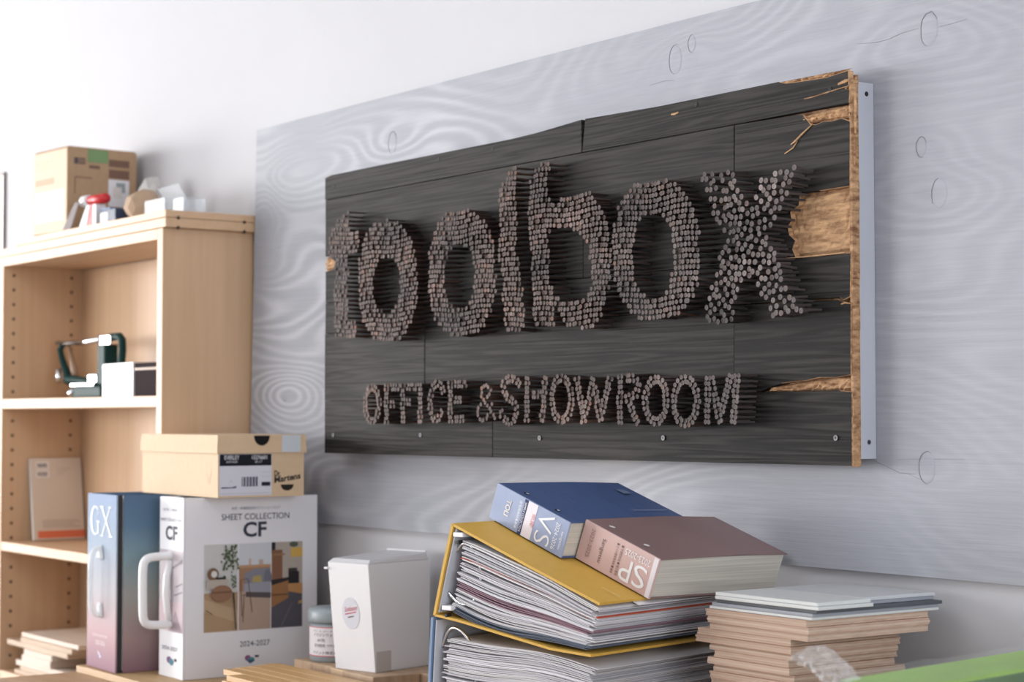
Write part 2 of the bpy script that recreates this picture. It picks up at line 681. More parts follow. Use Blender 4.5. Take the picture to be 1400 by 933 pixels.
for (kx, kz, r, a0, a1) in ((-2.851, 1.888, 0.016, 20, 250), (-2.082, 1.918, 0.017, 70, 260), (-2.046, 1.936, 0.010, 80, 280),
                            (-1.600, 1.882, 0.017, 30, 250), (-1.615, 1.737, 0.010, 20, 290), (-1.586, 1.676, 0.015, 100, 220),
                            (-1.610, 1.338, 0.016, 60, 270), (-3.239, 1.4445, 0.010, 200, 300)):
    s = MB()
    prof = [(r * 1.0, -0.0002), (r * 0.93, 0.00022), (r * 0.6, 0.0004)]
    s.M = Matrix.Translation((kx, PY0, kz)) @ Matrix.Rotation(math.radians(90), 4, 'X') @ Matrix.Diagonal((0.85, 1.25, 1, 1))
    s.lathe(prof, 20)
    kn = s.build('knot', MATS['painted_plywood'], panel, smooth=True)
    s = MB()
    pts, rad = [], []
    for i in range(15):
        t = i / 14
        a = math.radians(a0 + (a1 - a0) * t)
        pts.append((kx + 0.87 * r * math.cos(a) * (1 + rng.uniform(-.05, .05)), PY0 - 0.0002, kz + 1.28 * r * math.sin(a) * (1 + rng.uniform(-.05, .05))))
        rad.append(0.00050 * math.sin(math.pi * (0.12 + 0.76 * t)))
    s.tube(pts, rad, 6)
    s.build('rim', MATS['knot_line'], kn)
for pts in (((-1.7229, 1.8836), (-1.6900, 1.8800), (-1.6683, 1.8806), (-1.6450, 1.8850), (-1.6180, 1.8862)),
            ((-1.5850, 1.8826), (-1.5640, 1.8830), (-1.5400, 1.8845)), ((-1.6991, 1.3456), (-1.6557, 1.3310), (-1.630, 1.3300)),
            ((-2.14, 1.889), (-2.11, 1.891), (-2.085, 1.8885)), ((-1.645, 1.331), (-1.6107, 1.3203)), ((-1.66, 1.3475), (-1.55, 1.3495))):
    s = MB()
    s.tube([(x, PY0, z) for x, z in pts], [0.0002] + [0.00035] * (len(pts) - 2) + [0.0002], 5)
    s.build('crack', MATS['knot_line'], panel)

# ------------------------------------------------------------------ the sign
SX0, SX1, SZ0, SZ1 = -3.0116, -1.6935, 1.3370, 1.8415
SY = -0.056
sign = thing('wall_sign', 'dark plank wall sign with words studded in rusty nails', 'sign')
WD = [MATS['charcoal_wood'], MATS['raw_wood']]


def plank(outline, y=SY, th=0.0095):
    s = MB()
    s.prism([(x, y, z) for x, z in outline], (0, th, 0), 0, 0, 1)
    n = len(outline)
    for k in range(n):                            # bare wood only where a plank end is sawn or broken
        (xa, za), (xb, zb) = outline[k], outline[(k + 1) % n]
        xm, d = (xa + xb) / 2, math.hypot(xb - xa, zb - za)
        if (xm > -1.83 and (d < 0.055 or abs(xa - xb) < 0.01)) or (xm < -2.96 and d < 0.03):
            s.mi[len(s.mi) - n + k] = 1
    return s.build('plank', WD, sign, bevel=0.0007, seg=1)


g = 0.0003
R1, R2, R3, R4, R5 = 1.798, 1.694, 1.609, 1.5525, 1.434
plank([(-3.0116, R1 + g), (-2.2470, R1 + g), (-2.2475, 1.8480), (-2.30, 1.8450), (-2.36, 1.8418), (-2.43, 1.8402), (-2.64, 1.8408), (-2.80, 1.8414), (-2.99, 1.8412), (-3.0116, 1.8385)], SY - 0.0008)
plank([(-2.2466, R1 + g), (-1.6950, R1 + g), (-1.6935, 1.8150), (-1.702, 1.8175), (-1.6955, 1.8220), (-1.6958, 1.8405), (-1.7348, 1.8372), (-1.7746, 1.8385),
       (-1.8085, 1.8400), (-1.822, 1.8440), (-1.95, 1.8440), (-2.07, 1.8442), (-2.2392, 1.8482)], SY - 0.0003)
plank([(-3.0110, R2 + g), (-1.9112, R2 + g), (-1.9105, R1 - g), (-3.0116, R1 - g)])
plank([(-1.9110, R2 + g), (-1.7493, R2 - 0.0020), (-1.6955, R2 - 0.0012), (-1.6942, 1.7755), (-1.7094, 1.7815), (-1.7260, 1.7800), (-1.7419, 1.7815), (-1.7560, 1.7790),
       (-1.7644, 1.7800), (-1.7777, 1.7940), (-1.7900, 1.7960), (-1.9100, R1 - g)], SY + 0.0006)
plank([(-3.0100, R3 + g), (-2.2449, R3 + g), (-2.2444, R2 - g), (-2.976, R2 - g), (-2.9894, 1.6900), (-2.973, 1.6800), (-2.985, 1.6690), (-3.0105, 1.6665)])
plank([(-2.2445, R3 + g), (-1.7928, R3 + g), (-1.7985, 1.6200), (-1.7930, 1.6310), (-1.8040, 1.6390), (-1.8070, 1.6508), (-1.7990, 1.6580), (-1.8020, 1.6695), (-1.7860, 1.6770), (-1.7840, R2 - 0.003), (-2.2440, R2 - g)])
plank([(-3.0116, R4 + g), (-2.1889, R4 + g), (-2.1889, R3 - g), (-3.0110, R3 - g)], SY + 0.0005)
plank([(-2.1885, R4 + g), (-1.7140, R4 + g), (-1.7090, 1.5485), (-1.6960, R4 + g), (-1.6940, R3 - 0.0015), (-1.7928, R3 - g), (-2.1885, R3 - g)], SY + 0.0002)
plank([(-3.0116, R5 - 0.003), (-2.6788, R5 - 0.003), (-2.6784, R4 - g), (-3.0116, R4 - g)], SY - 0.0003)
plank([(-2.6785, R5 - 0.0030), (-2.48, R5 - 0.0029), (-1.9124, R5 + 0.0014), (-1.9119, R4 - g), (-2.6780, R4 - g)], SY + 0.0004)
plank([(-1.9120, R5 + 0.0014), (-1.8600, R5 + 0.0012), (-1.8465, 1.4390), (-1.8200, 1.4450), (-1.7982, 1.4471), (-1.7750, 1.4478), (-1.7515, 1.4515), (-1.7200, 1.4510), (-1.6948, 1.4540), (-1.6938, 1.5440), (-1.7050, 1.5465), (-1.7160, R4 - 0.003), (-1.9115, R4 - g)], SY - 0.0006)
plank([(-3.0116, SZ0 - 0.001), (-2.4806, SZ0), (-2.4804, R5 - 0.0035), (-3.0116, R5 - 0.0035)], SY)
plank([(-2.4803, SZ0), (-1.6948, SZ0 + 0.0025), (-1.6942, 1.4330), (-1.7150, 1.4345), (-1.84, 1.4340), (-1.90, R5 + 0.001), (-2.4800, R5 - 0.004)], SY + 0.0004)
# raw board behind the planks, bare where plank ends have broken away
s = MB()
s.box((SX0 + 0.003, SY + 0.0100, SZ0 + 0.002), (SX1 - 0.0002, -0.0412, SZ1 - 0.006))
s.build('backing_board', MATS['osb'], sign)
rng = random.Random(11)


def rough_patch(x0, x1, zlo, zhi, n, m, parent, y=SY + 0.0035, amp=0.004, name='broken_wood'):
    """torn wood surface filling a gap between planks"""
    s = MB()
    grid = []
    for i in range(n + 1):
        t = i / n
        x = x0 + (x1 - x0) * t
        a, b = zlo(t), zhi(t)
        row = []
        for j in range(m + 1):
            u = j / m
            yy = y + rng.uniform(-amp, amp) * (0.3 + 0.7 * math.sin(math.pi * u)) + (0.0045 if j in (0, m) else 0)
            row.append(s.vert((x + rng.uniform(-.0015, .0015), yy, a + (b - a) * u)))
        grid.append(row)
    for i in range(n):
        for j in range(m):
            s.face([grid[i][j], grid[i + 1][j], grid[i + 1][j + 1], grid[i][j + 1]])
    return s.build(name, MATS['raw_wood'], parent)


rough_patch(-1.778, -1.6945, lambda t: 1.7830 - 0.003 * t, lambda t: 1.7930 + 0.0045 * t, 26, 6, sign, y=SY + 0.0015, amp=0.0025)
rough_patch(-1.806, -1.6945, lambda t: 1.6095, lambda t: 1.689 + 0.004 * t, 22, 16, sign, y=SY + 0.0075, amp=0.0017)
rough_patch(-1.845, -1.6945, lambda t: 1.4340, lambda t: 1.441 + 0.0125 * t, 34, 5, sign, y=SY + 0.003, amp=0.0025)
rough_patch(-3.0110, -2.974, lambda t: 1.667 + 0.006 * t, lambda t: 1.6935 - 0.006 * t, 8, 6, sign, y=SY + 0.002, amp=0.002)
rough_patch(-1.826, -1.6958, lambda t: 1.838 - 0.001 * t, lambda t: 1.8450 - 0.001 * t, 30, 4, sign, y=SY + 0.003, amp=0.0025)


def splinter(pts, r, y=SY - 0.0004):
    s = MB()
    n = len(pts)
    s.tube([(x, y, z) for x, z in pts], [r * (0.25 + 0.75 * math.sin(math.pi * (k + 0.4) / n)) for k in range(n)], 5)
    return s.build('splinter', MATS['raw_wood'], sign)


splinter([(-1.7600, 1.7800), (-1.7800, 1.7690), (-1.7930, 1.7610), (-1.8000, 1.7580)], 0.0016)
splinter([(-1.7880, 1.7610), (-1.7960, 1.7530), (-1.8120, 1.7470)], 0.0010)
splinter([(-1.6960, 1.8205), (-1.7200, 1.8185), (-1.7600, 1.8150), (-1.7750, 1.8145)], 0.0011)
splinter([(-1.6950, 1.8280), (-1.7020, 1.8270), (-1.7130, 1.8250)], 0.0030)
splinter([(-1.6940, 1.8240), (-1.6925, 1.8000), (-1.6930, 1.7750), (-1.6920, 1.7600)], 0.0030, SY + 0.007)
splinter([(-1.6935, 1.7550), (-1.6930, 1.7350), (-1.6935, 1.7200)], 0.0025, SY + 0.006)
splinter([(-1.6950, 1.5440), (-1.7050, 1.5455), (-1.7110, 1.5440)], 0.0015)
splinter([(-2.0250, 1.8300), (-2.0330, 1.8285), (-2.0400, 1.8290)], 0.0022, SY - 0.0002)
splinter([(-1.8100, 1.6090), (-1.7600, 1.6085), (-1.7050, 1.6092)], 0.0011)
# right-hand sawn edge of the boards, bare orange wood
s = MB()
zz = SZ0 + 0.001
k = 0
while zz < SZ1 - 0.014:
    h = rng.uniform(0.02, 0.05)
    z1 = min(zz + h, SZ1 - 0.013)
    d = rng.uniform(0, 0.0012)
    s.box((SX1 - 0.004, SY + 0.0012, zz), (SX1 + 0.0008 + d, -0.0418, z1))
    zz = z1
s.build('sawn_edge', MATS['raw_wood'], sign, bevel=0.0006, seg=1)
# painted battens that hold the sign off the panel
for a, b in (((-1.7250, -0.0418, 1.3477), (-1.6945, -0.0122, 1.8275)), ((-3.0, -0.0418, 1.3477), (-2.97, -0.0122, 1.8275)),
             ((-2.9695, -0.0418, 1.7975), (-1.7255, -0.0122, 1.8275)), ((-2.9695, -0.0418, 1.3477), (-1.7255, -0.0122, 1.3777))):
    tag(bx('batten', a, b, MATS['frame_paint'], sign, 0.001), 'grey painted batten')


mat('screw_dark', (0.03, 0.03, 0.032), 0.6, spec=0.1)


def screw(x, z, r=0.0036, y=SY - 0.0012, axis='y'):
    s = MB()
    rot = Matrix.Rotation(math.radians(90), 4, 'X') if axis == 'y' else Matrix.Rotation(math.radians(90), 4, 'Y')
    s.M = Matrix.Translation((x, y, z)) @ rot @ Matrix.Rotation(rng.uniform(0, 1.5), 4, 'Z')
    s.lathe([(r * 0.5, -0.004), (r, -0.0012), (r, 0), (r * 0.45, -0.0002)], 14)
    o = s.build('screw', MATS['screw_steel' if z < 1.6 else 'screw_dark'], sign)
    c = MB()
    c.M = s.M
    c.box((-r * 0.55, -r * 0.16, -0.0003), (r * 0.55, r * 0.16, 0.00015))
    c.box((-r * 0.16, -r * 0.55, -0.0003), (r * 0.16, r * 0.55, 0.0002))
    c.build('cross_slot', MATS['black'], o)
    return o


for x, z in ((-1.7224, 1.3745), (-2.0604, 1.3716), (-2.3538, 1.3690), (-2.6906, 1.3711), (-2.9791, 1.3690), (-1.7285, 1.8200),
             (-1.9874, 1.8360), (-2.636, 1.8310), (-2.4792, 1.8300), (-2.9799, 1.8198)):
    screw(x, z)
for z in (1.8130, 1.3690):
    screw(-1.6941, z, 0.0032, -0.0255, 'x')

BIG={'t':[[(-2.8685,1.7707),(-2.8683,1.7311),(-2.8351,1.7267),(-2.8349,1.684),(-2.8721,1.6848),(-2.8714,1.5737),(-2.8424,1.5689),(-2.8476,1.5346),(-2.914,1.5368),(-2.9249,1.5669),(-2.9208,1.6827),(-2.9445,1.688),(-2.9447,1.7136),(-2.9297,1.7379),(-2.8979,1.7588)]],
'o':[[(-2.648,1.6262),(-2.6498,1.5972),(-2.6556,1.5753),(-2.6652,1.5571),(-2.6784,1.5427),(-2.695,1.5324),(-2.7151,1.5263),(-2.7418,1.5249),(-2.7689,1.5281),(-2.7899,1.5356),(-2.8076,1.5475),(-2.8219,1.5635),(-2.8325,1.5833),(-2.8391,1.6069),(-2.8414,1.6375),(-2.8394,1.6678),(-2.8331,1.6907),(-2.8228,1.7094),(-2.8086,1.7238),(-2.791,1.7336),(-2.77,1.7388),(-2.7429,1.7388),(-2.7161,1.7342),(-2.6958,1.7257),(-2.6791,1.7134),(-2.6657,1.6974),(-2.656,1.6781),(-2.6501,1.6554)],[(-2.7074,1.6248),(-2.708,1.6108),(-2.7102,1.6015),(-2.7139,1.5941),(-2.719,1.5884),(-2.7255,1.5844),(-2.7337,1.5822),(-2.746,1.5819),(-2.7584,1.5833),(-2.7668,1.5864),(-2.7735,1.591),(-2.7788,1.5973),(-2.7827,1.6052),(-2.785,1.6149),(-2.7859,1.6293),(-2.7852,1.6436),(-2.7829,1.6531),(-2.7792,1.6606),(-2.7739,1.6663),(-2.7672,1.6702),(-2.7589,1.6722),(-2.7465,1.6722),(-2.7341,1.6705),(-2.7259,1.6674),(-2.7193,1.6626),(-2.7142,1.6564),(-2.7104,1.6485),(-2.7082,1.6389)]],
'o2':[[(-2.4217,1.6254),(-2.4237,1.5968),(-2.4297,1.5752),(-2.4395,1.5573),(-2.453,1.5431),(-2.47,1.533),(-2.4906,1.527),(-2.5179,1.5257),(-2.5455,1.5289),(-2.567,1.5364),(-2.5851,1.5483),(-2.5998,1.5642),(-2.6106,1.5839),(-2.6173,1.6073),(-2.6196,1.6376),(-2.6175,1.6677),(-2.6109,1.6904),(-2.6002,1.7088),(-2.5856,1.723),(-2.5675,1.7326),(-2.546,1.7375),(-2.5183,1.7373),(-2.4909,1.7326),(-2.4702,1.7241),(-2.4532,1.7118),(-2.4396,1.6959),(-2.4298,1.6767),(-2.4238,1.6543)],[(-2.4852,1.6245),(-2.4859,1.6094),(-2.4882,1.5994),(-2.492,1.5914),(-2.4972,1.5853),(-2.5039,1.5811),(-2.5123,1.5787),(-2.5249,1.5783),(-2.5377,1.5799),(-2.5462,1.5831),(-2.5532,1.5881),(-2.5586,1.5949),(-2.5625,1.6033),(-2.5649,1.6138),(-2.5658,1.6293),(-2.565,1.6447),(-2.5627,1.655),(-2.5588,1.663),(-2.5534,1.6691),(-2.5465,1.6733),(-2.5379,1.6755),(-2.5251,1.6755),(-2.5125,1.6736),(-2.5041,1.6702),(-2.4973,1.6651),(-2.4921,1.6584),(-2.4883,1.65),(-2.486,1.6396)]],
'l':[[(-2.3654,1.7943),(-2.3654,1.6559),(-2.354,1.6146),(-2.3432,1.5323),(-2.4015,1.5335),(-2.4086,1.6041),(-2.4187,1.6768),(-2.4152,1.7591),(-2.3963,1.7785)]],
'b':[[(-2.2836,1.7933),(-2.2825,1.7212),(-2.2525,1.7316),(-2.215,1.7352),(-2.1824,1.7304),(-2.1552,1.7079),(-2.1385,1.6746),(-2.1316,1.6139),(-2.147,1.5609),(-2.1726,1.5295),(-2.2394,1.5301),(-2.268,1.5627),(-2.2691,1.5338),(-2.3251,1.536),(-2.3301,1.6131),(-2.3346,1.6738),(-2.3402,1.7146),(-2.3402,1.7349),(-2.3339,1.7646),(-2.313,1.7842)],[(-2.2821,1.6781),(-2.258,1.6837),(-2.2311,1.6796),(-2.2019,1.6669),(-2.19,1.6466),(-2.1839,1.5915),(-2.2022,1.5758),(-2.2366,1.573),(-2.2663,1.583),(-2.2821,1.6136)]],
'o3':[[(-1.9396,1.627),(-1.9417,1.5996),(-1.9477,1.5788),(-1.9575,1.5617),(-1.9709,1.5482),(-1.9877,1.5385),(-2.0081,1.533),(-2.0351,1.5319),(-2.0625,1.5352),(-2.0838,1.5427),(-2.1018,1.5543),(-2.1163,1.5698),(-2.1269,1.5889),(-2.1334,1.6117),(-2.1356,1.6411),(-2.1332,1.6702),(-2.1266,1.6921),(-2.1158,1.7097),(-2.1011,1.7232),(-2.0831,1.7323),(-2.0617,1.7367),(-2.0341,1.7361),(-2.0071,1.7311),(-1.9867,1.7226),(-1.97,1.7105),(-1.9567,1.695),(-1.9471,1.6764),(-1.9414,1.6548)],[(-2.0013,1.6248),(-2.0021,1.6073),(-2.0045,1.5957),(-2.0083,1.5865),(-2.0136,1.5794),(-2.0204,1.5744),(-2.0289,1.5717),(-2.0416,1.5712),(-2.0544,1.573),(-2.063,1.5767),(-2.07,1.5825),(-2.0754,1.5903),(-2.0793,1.6002),(-2.0817,1.6124),(-2.0824,1.6304),(-2.0815,1.6483),(-2.0791,1.6602),(-2.0751,1.6695),(-2.0696,1.6766),(-2.0626,1.6814),(-2.0539,1.684),(-2.0411,1.684),(-2.0283,1.6818),(-2.0199,1.6778),(-2.0131,1.6719),(-2.0079,1.664),(-2.0042,1.6543),(-2.0019,1.6423)]],
'x':[[(-1.9467,1.7327),(-1.8767,1.7297),(-1.8423,1.6768),(-1.8232,1.715),(-1.7491,1.7273),(-1.7678,1.6931),(-1.7956,1.6571),(-1.8125,1.639),(-1.7905,1.6025),(-1.7764,1.5766),(-1.7433,1.534),(-1.805,1.5299),(-1.8255,1.5619),(-1.8384,1.5893),(-1.8585,1.5747),(-1.8703,1.5516),(-1.8787,1.5239),(-1.9406,1.5292),(-1.9234,1.5712),(-1.9052,1.6142),(-1.8872,1.6409),(-1.9108,1.6649)]]}
SMALL=[('O',2,[[(-2.7689,1.4231),(-2.7692,1.4184),(-2.7701,1.4139),(-2.7715,1.4096),(-2.7734,1.4057),(-2.7758,1.4022),(-2.7786,1.3992),(-2.7817,1.3969),(-2.7851,1.3952),(-2.7887,1.3943),(-2.7923,1.3941),(-2.796,1.3946),(-2.7995,1.3959),(-2.8029,1.3979),(-2.8059,1.4006),(-2.8086,1.4039),(-2.8108,1.4077),(-2.8126,1.4118),(-2.8138,1.4163),(-2.8144,1.421),(-2.8144,1.4257),(-2.8139,1.4303),(-2.8127,1.4348),(-2.811,1.439),(-2.8088,1.4427),(-2.8062,1.446),(-2.8031,1.4486),(-2.7998,1.4506),(-2.7963,1.4518),(-2.7927,1.4524),(-2.789,1.4521),(-2.7854,1.4511),(-2.782,1.4494),(-2.7788,1.4471),(-2.776,1.4441),(-2.7736,1.4405),(-2.7716,1.4366),(-2.7702,1.4323),(-2.7693,1.4277),(-2.7689,1.4231)]]),
('F',2,[[(-2.7456,1.4546),(-2.7452,1.3919)],[(-2.7455,1.4515),(-2.7061,1.451)],[(-2.7454,1.4229),(-2.7233,1.4228)]]),
('F',2,[[(-2.6935,1.4532),(-2.6933,1.3933)],[(-2.6935,1.4514),(-2.654,1.4509)],[(-2.6934,1.4263),(-2.6707,1.4262)]]),
('I',2,[[(-2.6401,1.4546),(-2.6399,1.3943)]]),
('C',2,[[(-2.5698,1.4418),(-2.5741,1.4522),(-2.5892,1.4575),(-2.6043,1.4496),(-2.6103,1.4287),(-2.6075,1.4063),(-2.5966,1.3958),(-2.5825,1.4012),(-2.5761,1.4107)]]),
('E',2,[[(-2.5506,1.4563),(-2.5505,1.3938)],[(-2.5506,1.454),(-2.5077,1.4542)],[(-2.5506,1.4283),(-2.5201,1.4287)],[(-2.5505,1.3973),(-2.5138,1.3982)]]),
('&',1,[[(-2.4261,1.3994),(-2.4396,1.4132),(-2.4647,1.4349),(-2.4612,1.4472),(-2.4496,1.4519),(-2.4376,1.4455),(-2.4426,1.4346),(-2.4677,1.4184),(-2.4748,1.4075),(-2.4662,1.3945),(-2.4511,1.3974),(-2.4376,1.4097),(-2.4346,1.4217)]]),
('S',2,[[(-2.3615,1.4507),(-2.3701,1.4584),(-2.3855,1.4609),(-2.4006,1.4561),(-2.405,1.4456),(-2.3933,1.4328),(-2.3739,1.4236),(-2.3663,1.4101),(-2.3739,1.3961),(-2.3918,1.3932),(-2.405,1.4003),(-2.4089,1.4102)]]),
('H',2,[[(-2.3406,1.4602),(-2.3425,1.3961)],[(-2.2939,1.4599),(-2.3032,1.3961)],[(-2.3406,1.4345),(-2.2995,1.4352)]]),
('O',2,[[(-2.2298,1.4275),(-2.2302,1.4225),(-2.2311,1.4176),(-2.2326,1.413),(-2.2347,1.4087),(-2.2372,1.405),(-2.2403,1.4018),(-2.2436,1.3992),(-2.2473,1.3974),(-2.2511,1.3964),(-2.255,1.3962),(-2.2589,1.3968),(-2.2626,1.3982),(-2.2662,1.4004),(-2.2694,1.4033),(-2.2722,1.4068),(-2.2746,1.4109),(-2.2764,1.4155),(-2.2777,1.4203),(-2.2783,1.4253),(-2.2783,1.4305),(-2.2777,1.4355),(-2.2764,1.4403),(-2.2746,1.4448),(-2.2722,1.4489),(-2.2693,1.4524),(-2.2661,1.4552),(-2.2625,1.4573),(-2.2588,1.4587),(-2.2549,1.4592),(-2.251,1.459),(-2.2471,1.4579),(-2.2435,1.456),(-2.2402,1.4534),(-2.2372,1.4502),(-2.2346,1.4464),(-2.2325,1.4421),(-2.231,1.4374),(-2.2301,1.4325),(-2.2298,1.4275)]]),
('W',2,[[(-2.2169,1.4574),(-2.2001,1.3945)],[(-2.2001,1.3945),(-2.1777,1.4561)],[(-2.1777,1.4561),(-2.1614,1.397)],[(-2.1614,1.397),(-2.1394,1.4561)]]),
('R',2,[[(-2.1158,1.4584),(-2.1171,1.393)],[(-2.1158,1.4567),(-2.0851,1.4562),(-2.0747,1.4468),(-2.0774,1.4345),(-2.101,1.4271)],[(-2.0968,1.4247),(-2.077,1.3931)]]),
('O',2,[[(-2.0136,1.4241),(-2.0139,1.4194),(-2.0148,1.4148),(-2.0162,1.4105),(-2.0182,1.4065),(-2.0206,1.403),(-2.0235,1.4),(-2.0266,1.3976),(-2.0301,1.396),(-2.0337,1.395),(-2.0373,1.3948),(-2.041,1.3954),(-2.0445,1.3967),(-2.0479,1.3987),(-2.0509,1.4014),(-2.0536,1.4047),(-2.0558,1.4086),(-2.0575,1.4128),(-2.0587,1.4173),(-2.0592,1.422),(-2.0592,1.4268),(-2.0586,1.4315),(-2.0574,1.436),(-2.0556,1.4403),(-2.0534,1.444),(-2.0507,1.4473),(-2.0476,1.45),(-2.0443,1.452),(-2.0407,1.4532),(-2.0371,1.4537),(-2.0334,1.4535),(-2.0298,1.4525),(-2.0264,1.4507),(-2.0232,1.4483),(-2.0204,1.4453),(-2.018,1.4417),(-2.0161,1.4377),(-2.0147,1.4334),(-2.0138,1.4288),(-2.0136,1.4241)]]),
('O',2,[[(-1.9497,1.4223),(-1.9501,1.4175),(-1.951,1.4128),(-1.9526,1.4083),(-1.9547,1.4042),(-1.9573,1.4005),(-1.9603,1.3974),(-1.9637,1.395),(-1.9674,1.3932),(-1.9712,1.3922),(-1.9751,1.392),(-1.979,1.3926),(-1.9828,1.394),(-1.9864,1.3961),(-1.9896,1.3989),(-1.9925,1.4023),(-1.9949,1.4062),(-1.9967,1.4106),(-1.9979,1.4153),(-1.9985,1.4202),(-1.9985,1.4252),(-1.9979,1.43),(-1.9966,1.4347),(-1.9947,1.4391),(-1.9923,1.443),(-1.9894,1.4464),(-1.9861,1.4491),(-1.9825,1.4512),(-1.9787,1.4525),(-1.9748,1.453),(-1.9709,1.4528),(-1.967,1.4517),(-1.9634,1.4499),(-1.96,1.4474),(-1.957,1.4443),(-1.9545,1.4406),(-1.9524,1.4364),(-1.9509,1.4319),(-1.95,1.4272),(-1.9497,1.4223)]]),
('M',2,[[(-1.928,1.4536),(-1.9293,1.3943)],[(-1.92,1.4534),(-1.9039,1.395)],[(-1.8826,1.4553),(-1.9024,1.4029)],[(-1.8706,1.4557),(-1.877,1.3944)]])]



def inside(x, z, poly):
    c = False
    n = len(poly)
    for i in range(n):
        x1, z1 = poly[i]
        x2, z2 = poly[i - 1]
        if (z1 > z) != (z2 > z) and x < (x2 - x1) * (z - z1) / (z2 - z1) + x1:
            c = not c
    return c


def edge_dist(x, z, poly):
    best = 9
    for i in range(len(poly)):
        ax, az = poly[i - 1]
        bx_, bz = poly[i]
        dx, dz = bx_ - ax, bz - az
        t = max(0, min(1, ((x - ax) * dx + (z - az) * dz) / (dx * dx + dz * dz + 1e-12)))
        best = min(best, math.hypot(x - ax - t * dx, z - az - t * dz))
    return best


rng = random.Random(3)
nails = []                                        # (x, z, head radius, projection, tint)


def PATCH(x, z):
    w = math.sin(x * 31 + 1.3) + math.sin(z * 47 + x * 12) + math.sin(x * 17 - z * 63 + 2)
    return 0.82 + 0.16 * w + (0.25 if w > 1.6 else 0)


def tint_for(x, z):
    grey = max(0.0, min(1.0, (x + 2.35) / 0.65))
    t = rng.random()
    v = rng.uniform(0.7, 1.2) * PATCH(x, z)
    if t < 0.10:
        v *= 1.5
    br = (0.088, 0.053, 0.043)
    gr = (0.125, 0.107, 0.103)
    m = grey * 0.85 + rng.uniform(-0.25, 0.25)
    m = max(0, min(1, m))
    if t > 0.95 and grey < 0.6:
        br = (0.15, 0.07, 0.045)
    return tuple((a + (b - a) * m) * v for a, b in zip(br, gr))


HR = 0.0036
for key, polys in BIG.items():
    outer, holes = polys[0], polys[1:]
    ax, bx2 = min(p[0] for p in outer), max(p[0] for p in outer)
    az, bz2 = min(p[1] for p in outer), max(p[1] for p in outer)

    def ok(x, z, inset):
        return (inside(x, z, outer) and edge_dist(x, z, outer) > inset and
                not any(inside(x, z, h) or edge_dist(x, z, h) < inset for h in holes))
    if key == 'x':
        tries = 0
        mine = []
        while tries < 9000:
            tries += 1
            x, z = rng.uniform(ax, bx2), rng.uniform(az, bz2)
            if ok(x, z, HR * 0.6) and all((x - a) ** 2 + (z - b) ** 2 > 0.0080 ** 2 for a, b in mine):
                mine.append((x, z))
        for x, z in mine:
            nails.append((x, z, HR * 1.12, 0.034 + rng.uniform(-.0025, .002), tint_for(x, z), 0.05))
    else:
        pitch = 0.0078
        rows = int((bz2 - az) / pitch) + 1
        wav = rng.uniform(0, 6)
        for r in range(rows):
            z = az + HR * 0.7 + r * pitch
            off = 0.30 * pitch * math.sin(r * 0.55 + wav)
            x = ax + off
            while x < bx2:
                zz = z + 0.0022 * math.sin(x * 45 + wav) + rng.uniform(-.0005, .0005)
                xx = x + rng.uniform(-.0004, .0004)
                if ok(xx, zz, HR * 0.55):
                    nails.append((xx, zz, HR * rng.uniform(0.95, 1.03), 0.034 + rng.uniform(-.002, .002), tint_for(xx, zz), 0.022))
                x += pitch
HS = 0.0036
for ch, nrow, lines in SMALL:
    mine = []
    for ln in lines:
        seg = []
        for (ax, az), (bx2, bz2) in zip(ln, ln[1:]):
            seg.append((ax, az, bx2, bz2, math.hypot(bx2 - ax, bz2 - az)))
        tot = sum(q[4] for q in seg)
        n = max(1, round(tot / 0.0072))
        for side in ((-0.5, 0.5) if nrow == 2 else (0,)):
            for i in range(n + 1):
                d = tot * i / n
                for q in seg:
                    if d <= q[4] + 1e-9:
                        break
                    d -= q[4]
                t = d / q[4]
                tx, tz = (q[2] - q[0]) / q[4], (q[3] - q[1]) / q[4]
                x = q[0] + (q[2] - q[0]) * t - tz * side * 0.0072
                z = q[1] + (q[3] - q[1]) * t + tx * side * 0.0072
                if all((x - a) ** 2 + (z - b) ** 2 > 0.0054 ** 2 for a, b in mine):
                    mine.append((x, z))
    for x, z in mine:
        nails.append((x + rng.uniform(-.0005, .0005), z + rng.uniform(-.0005, .0005), HS, 0.034 + rng.uniform(-.0015, .0015), tint_for(x, z), 0.02))


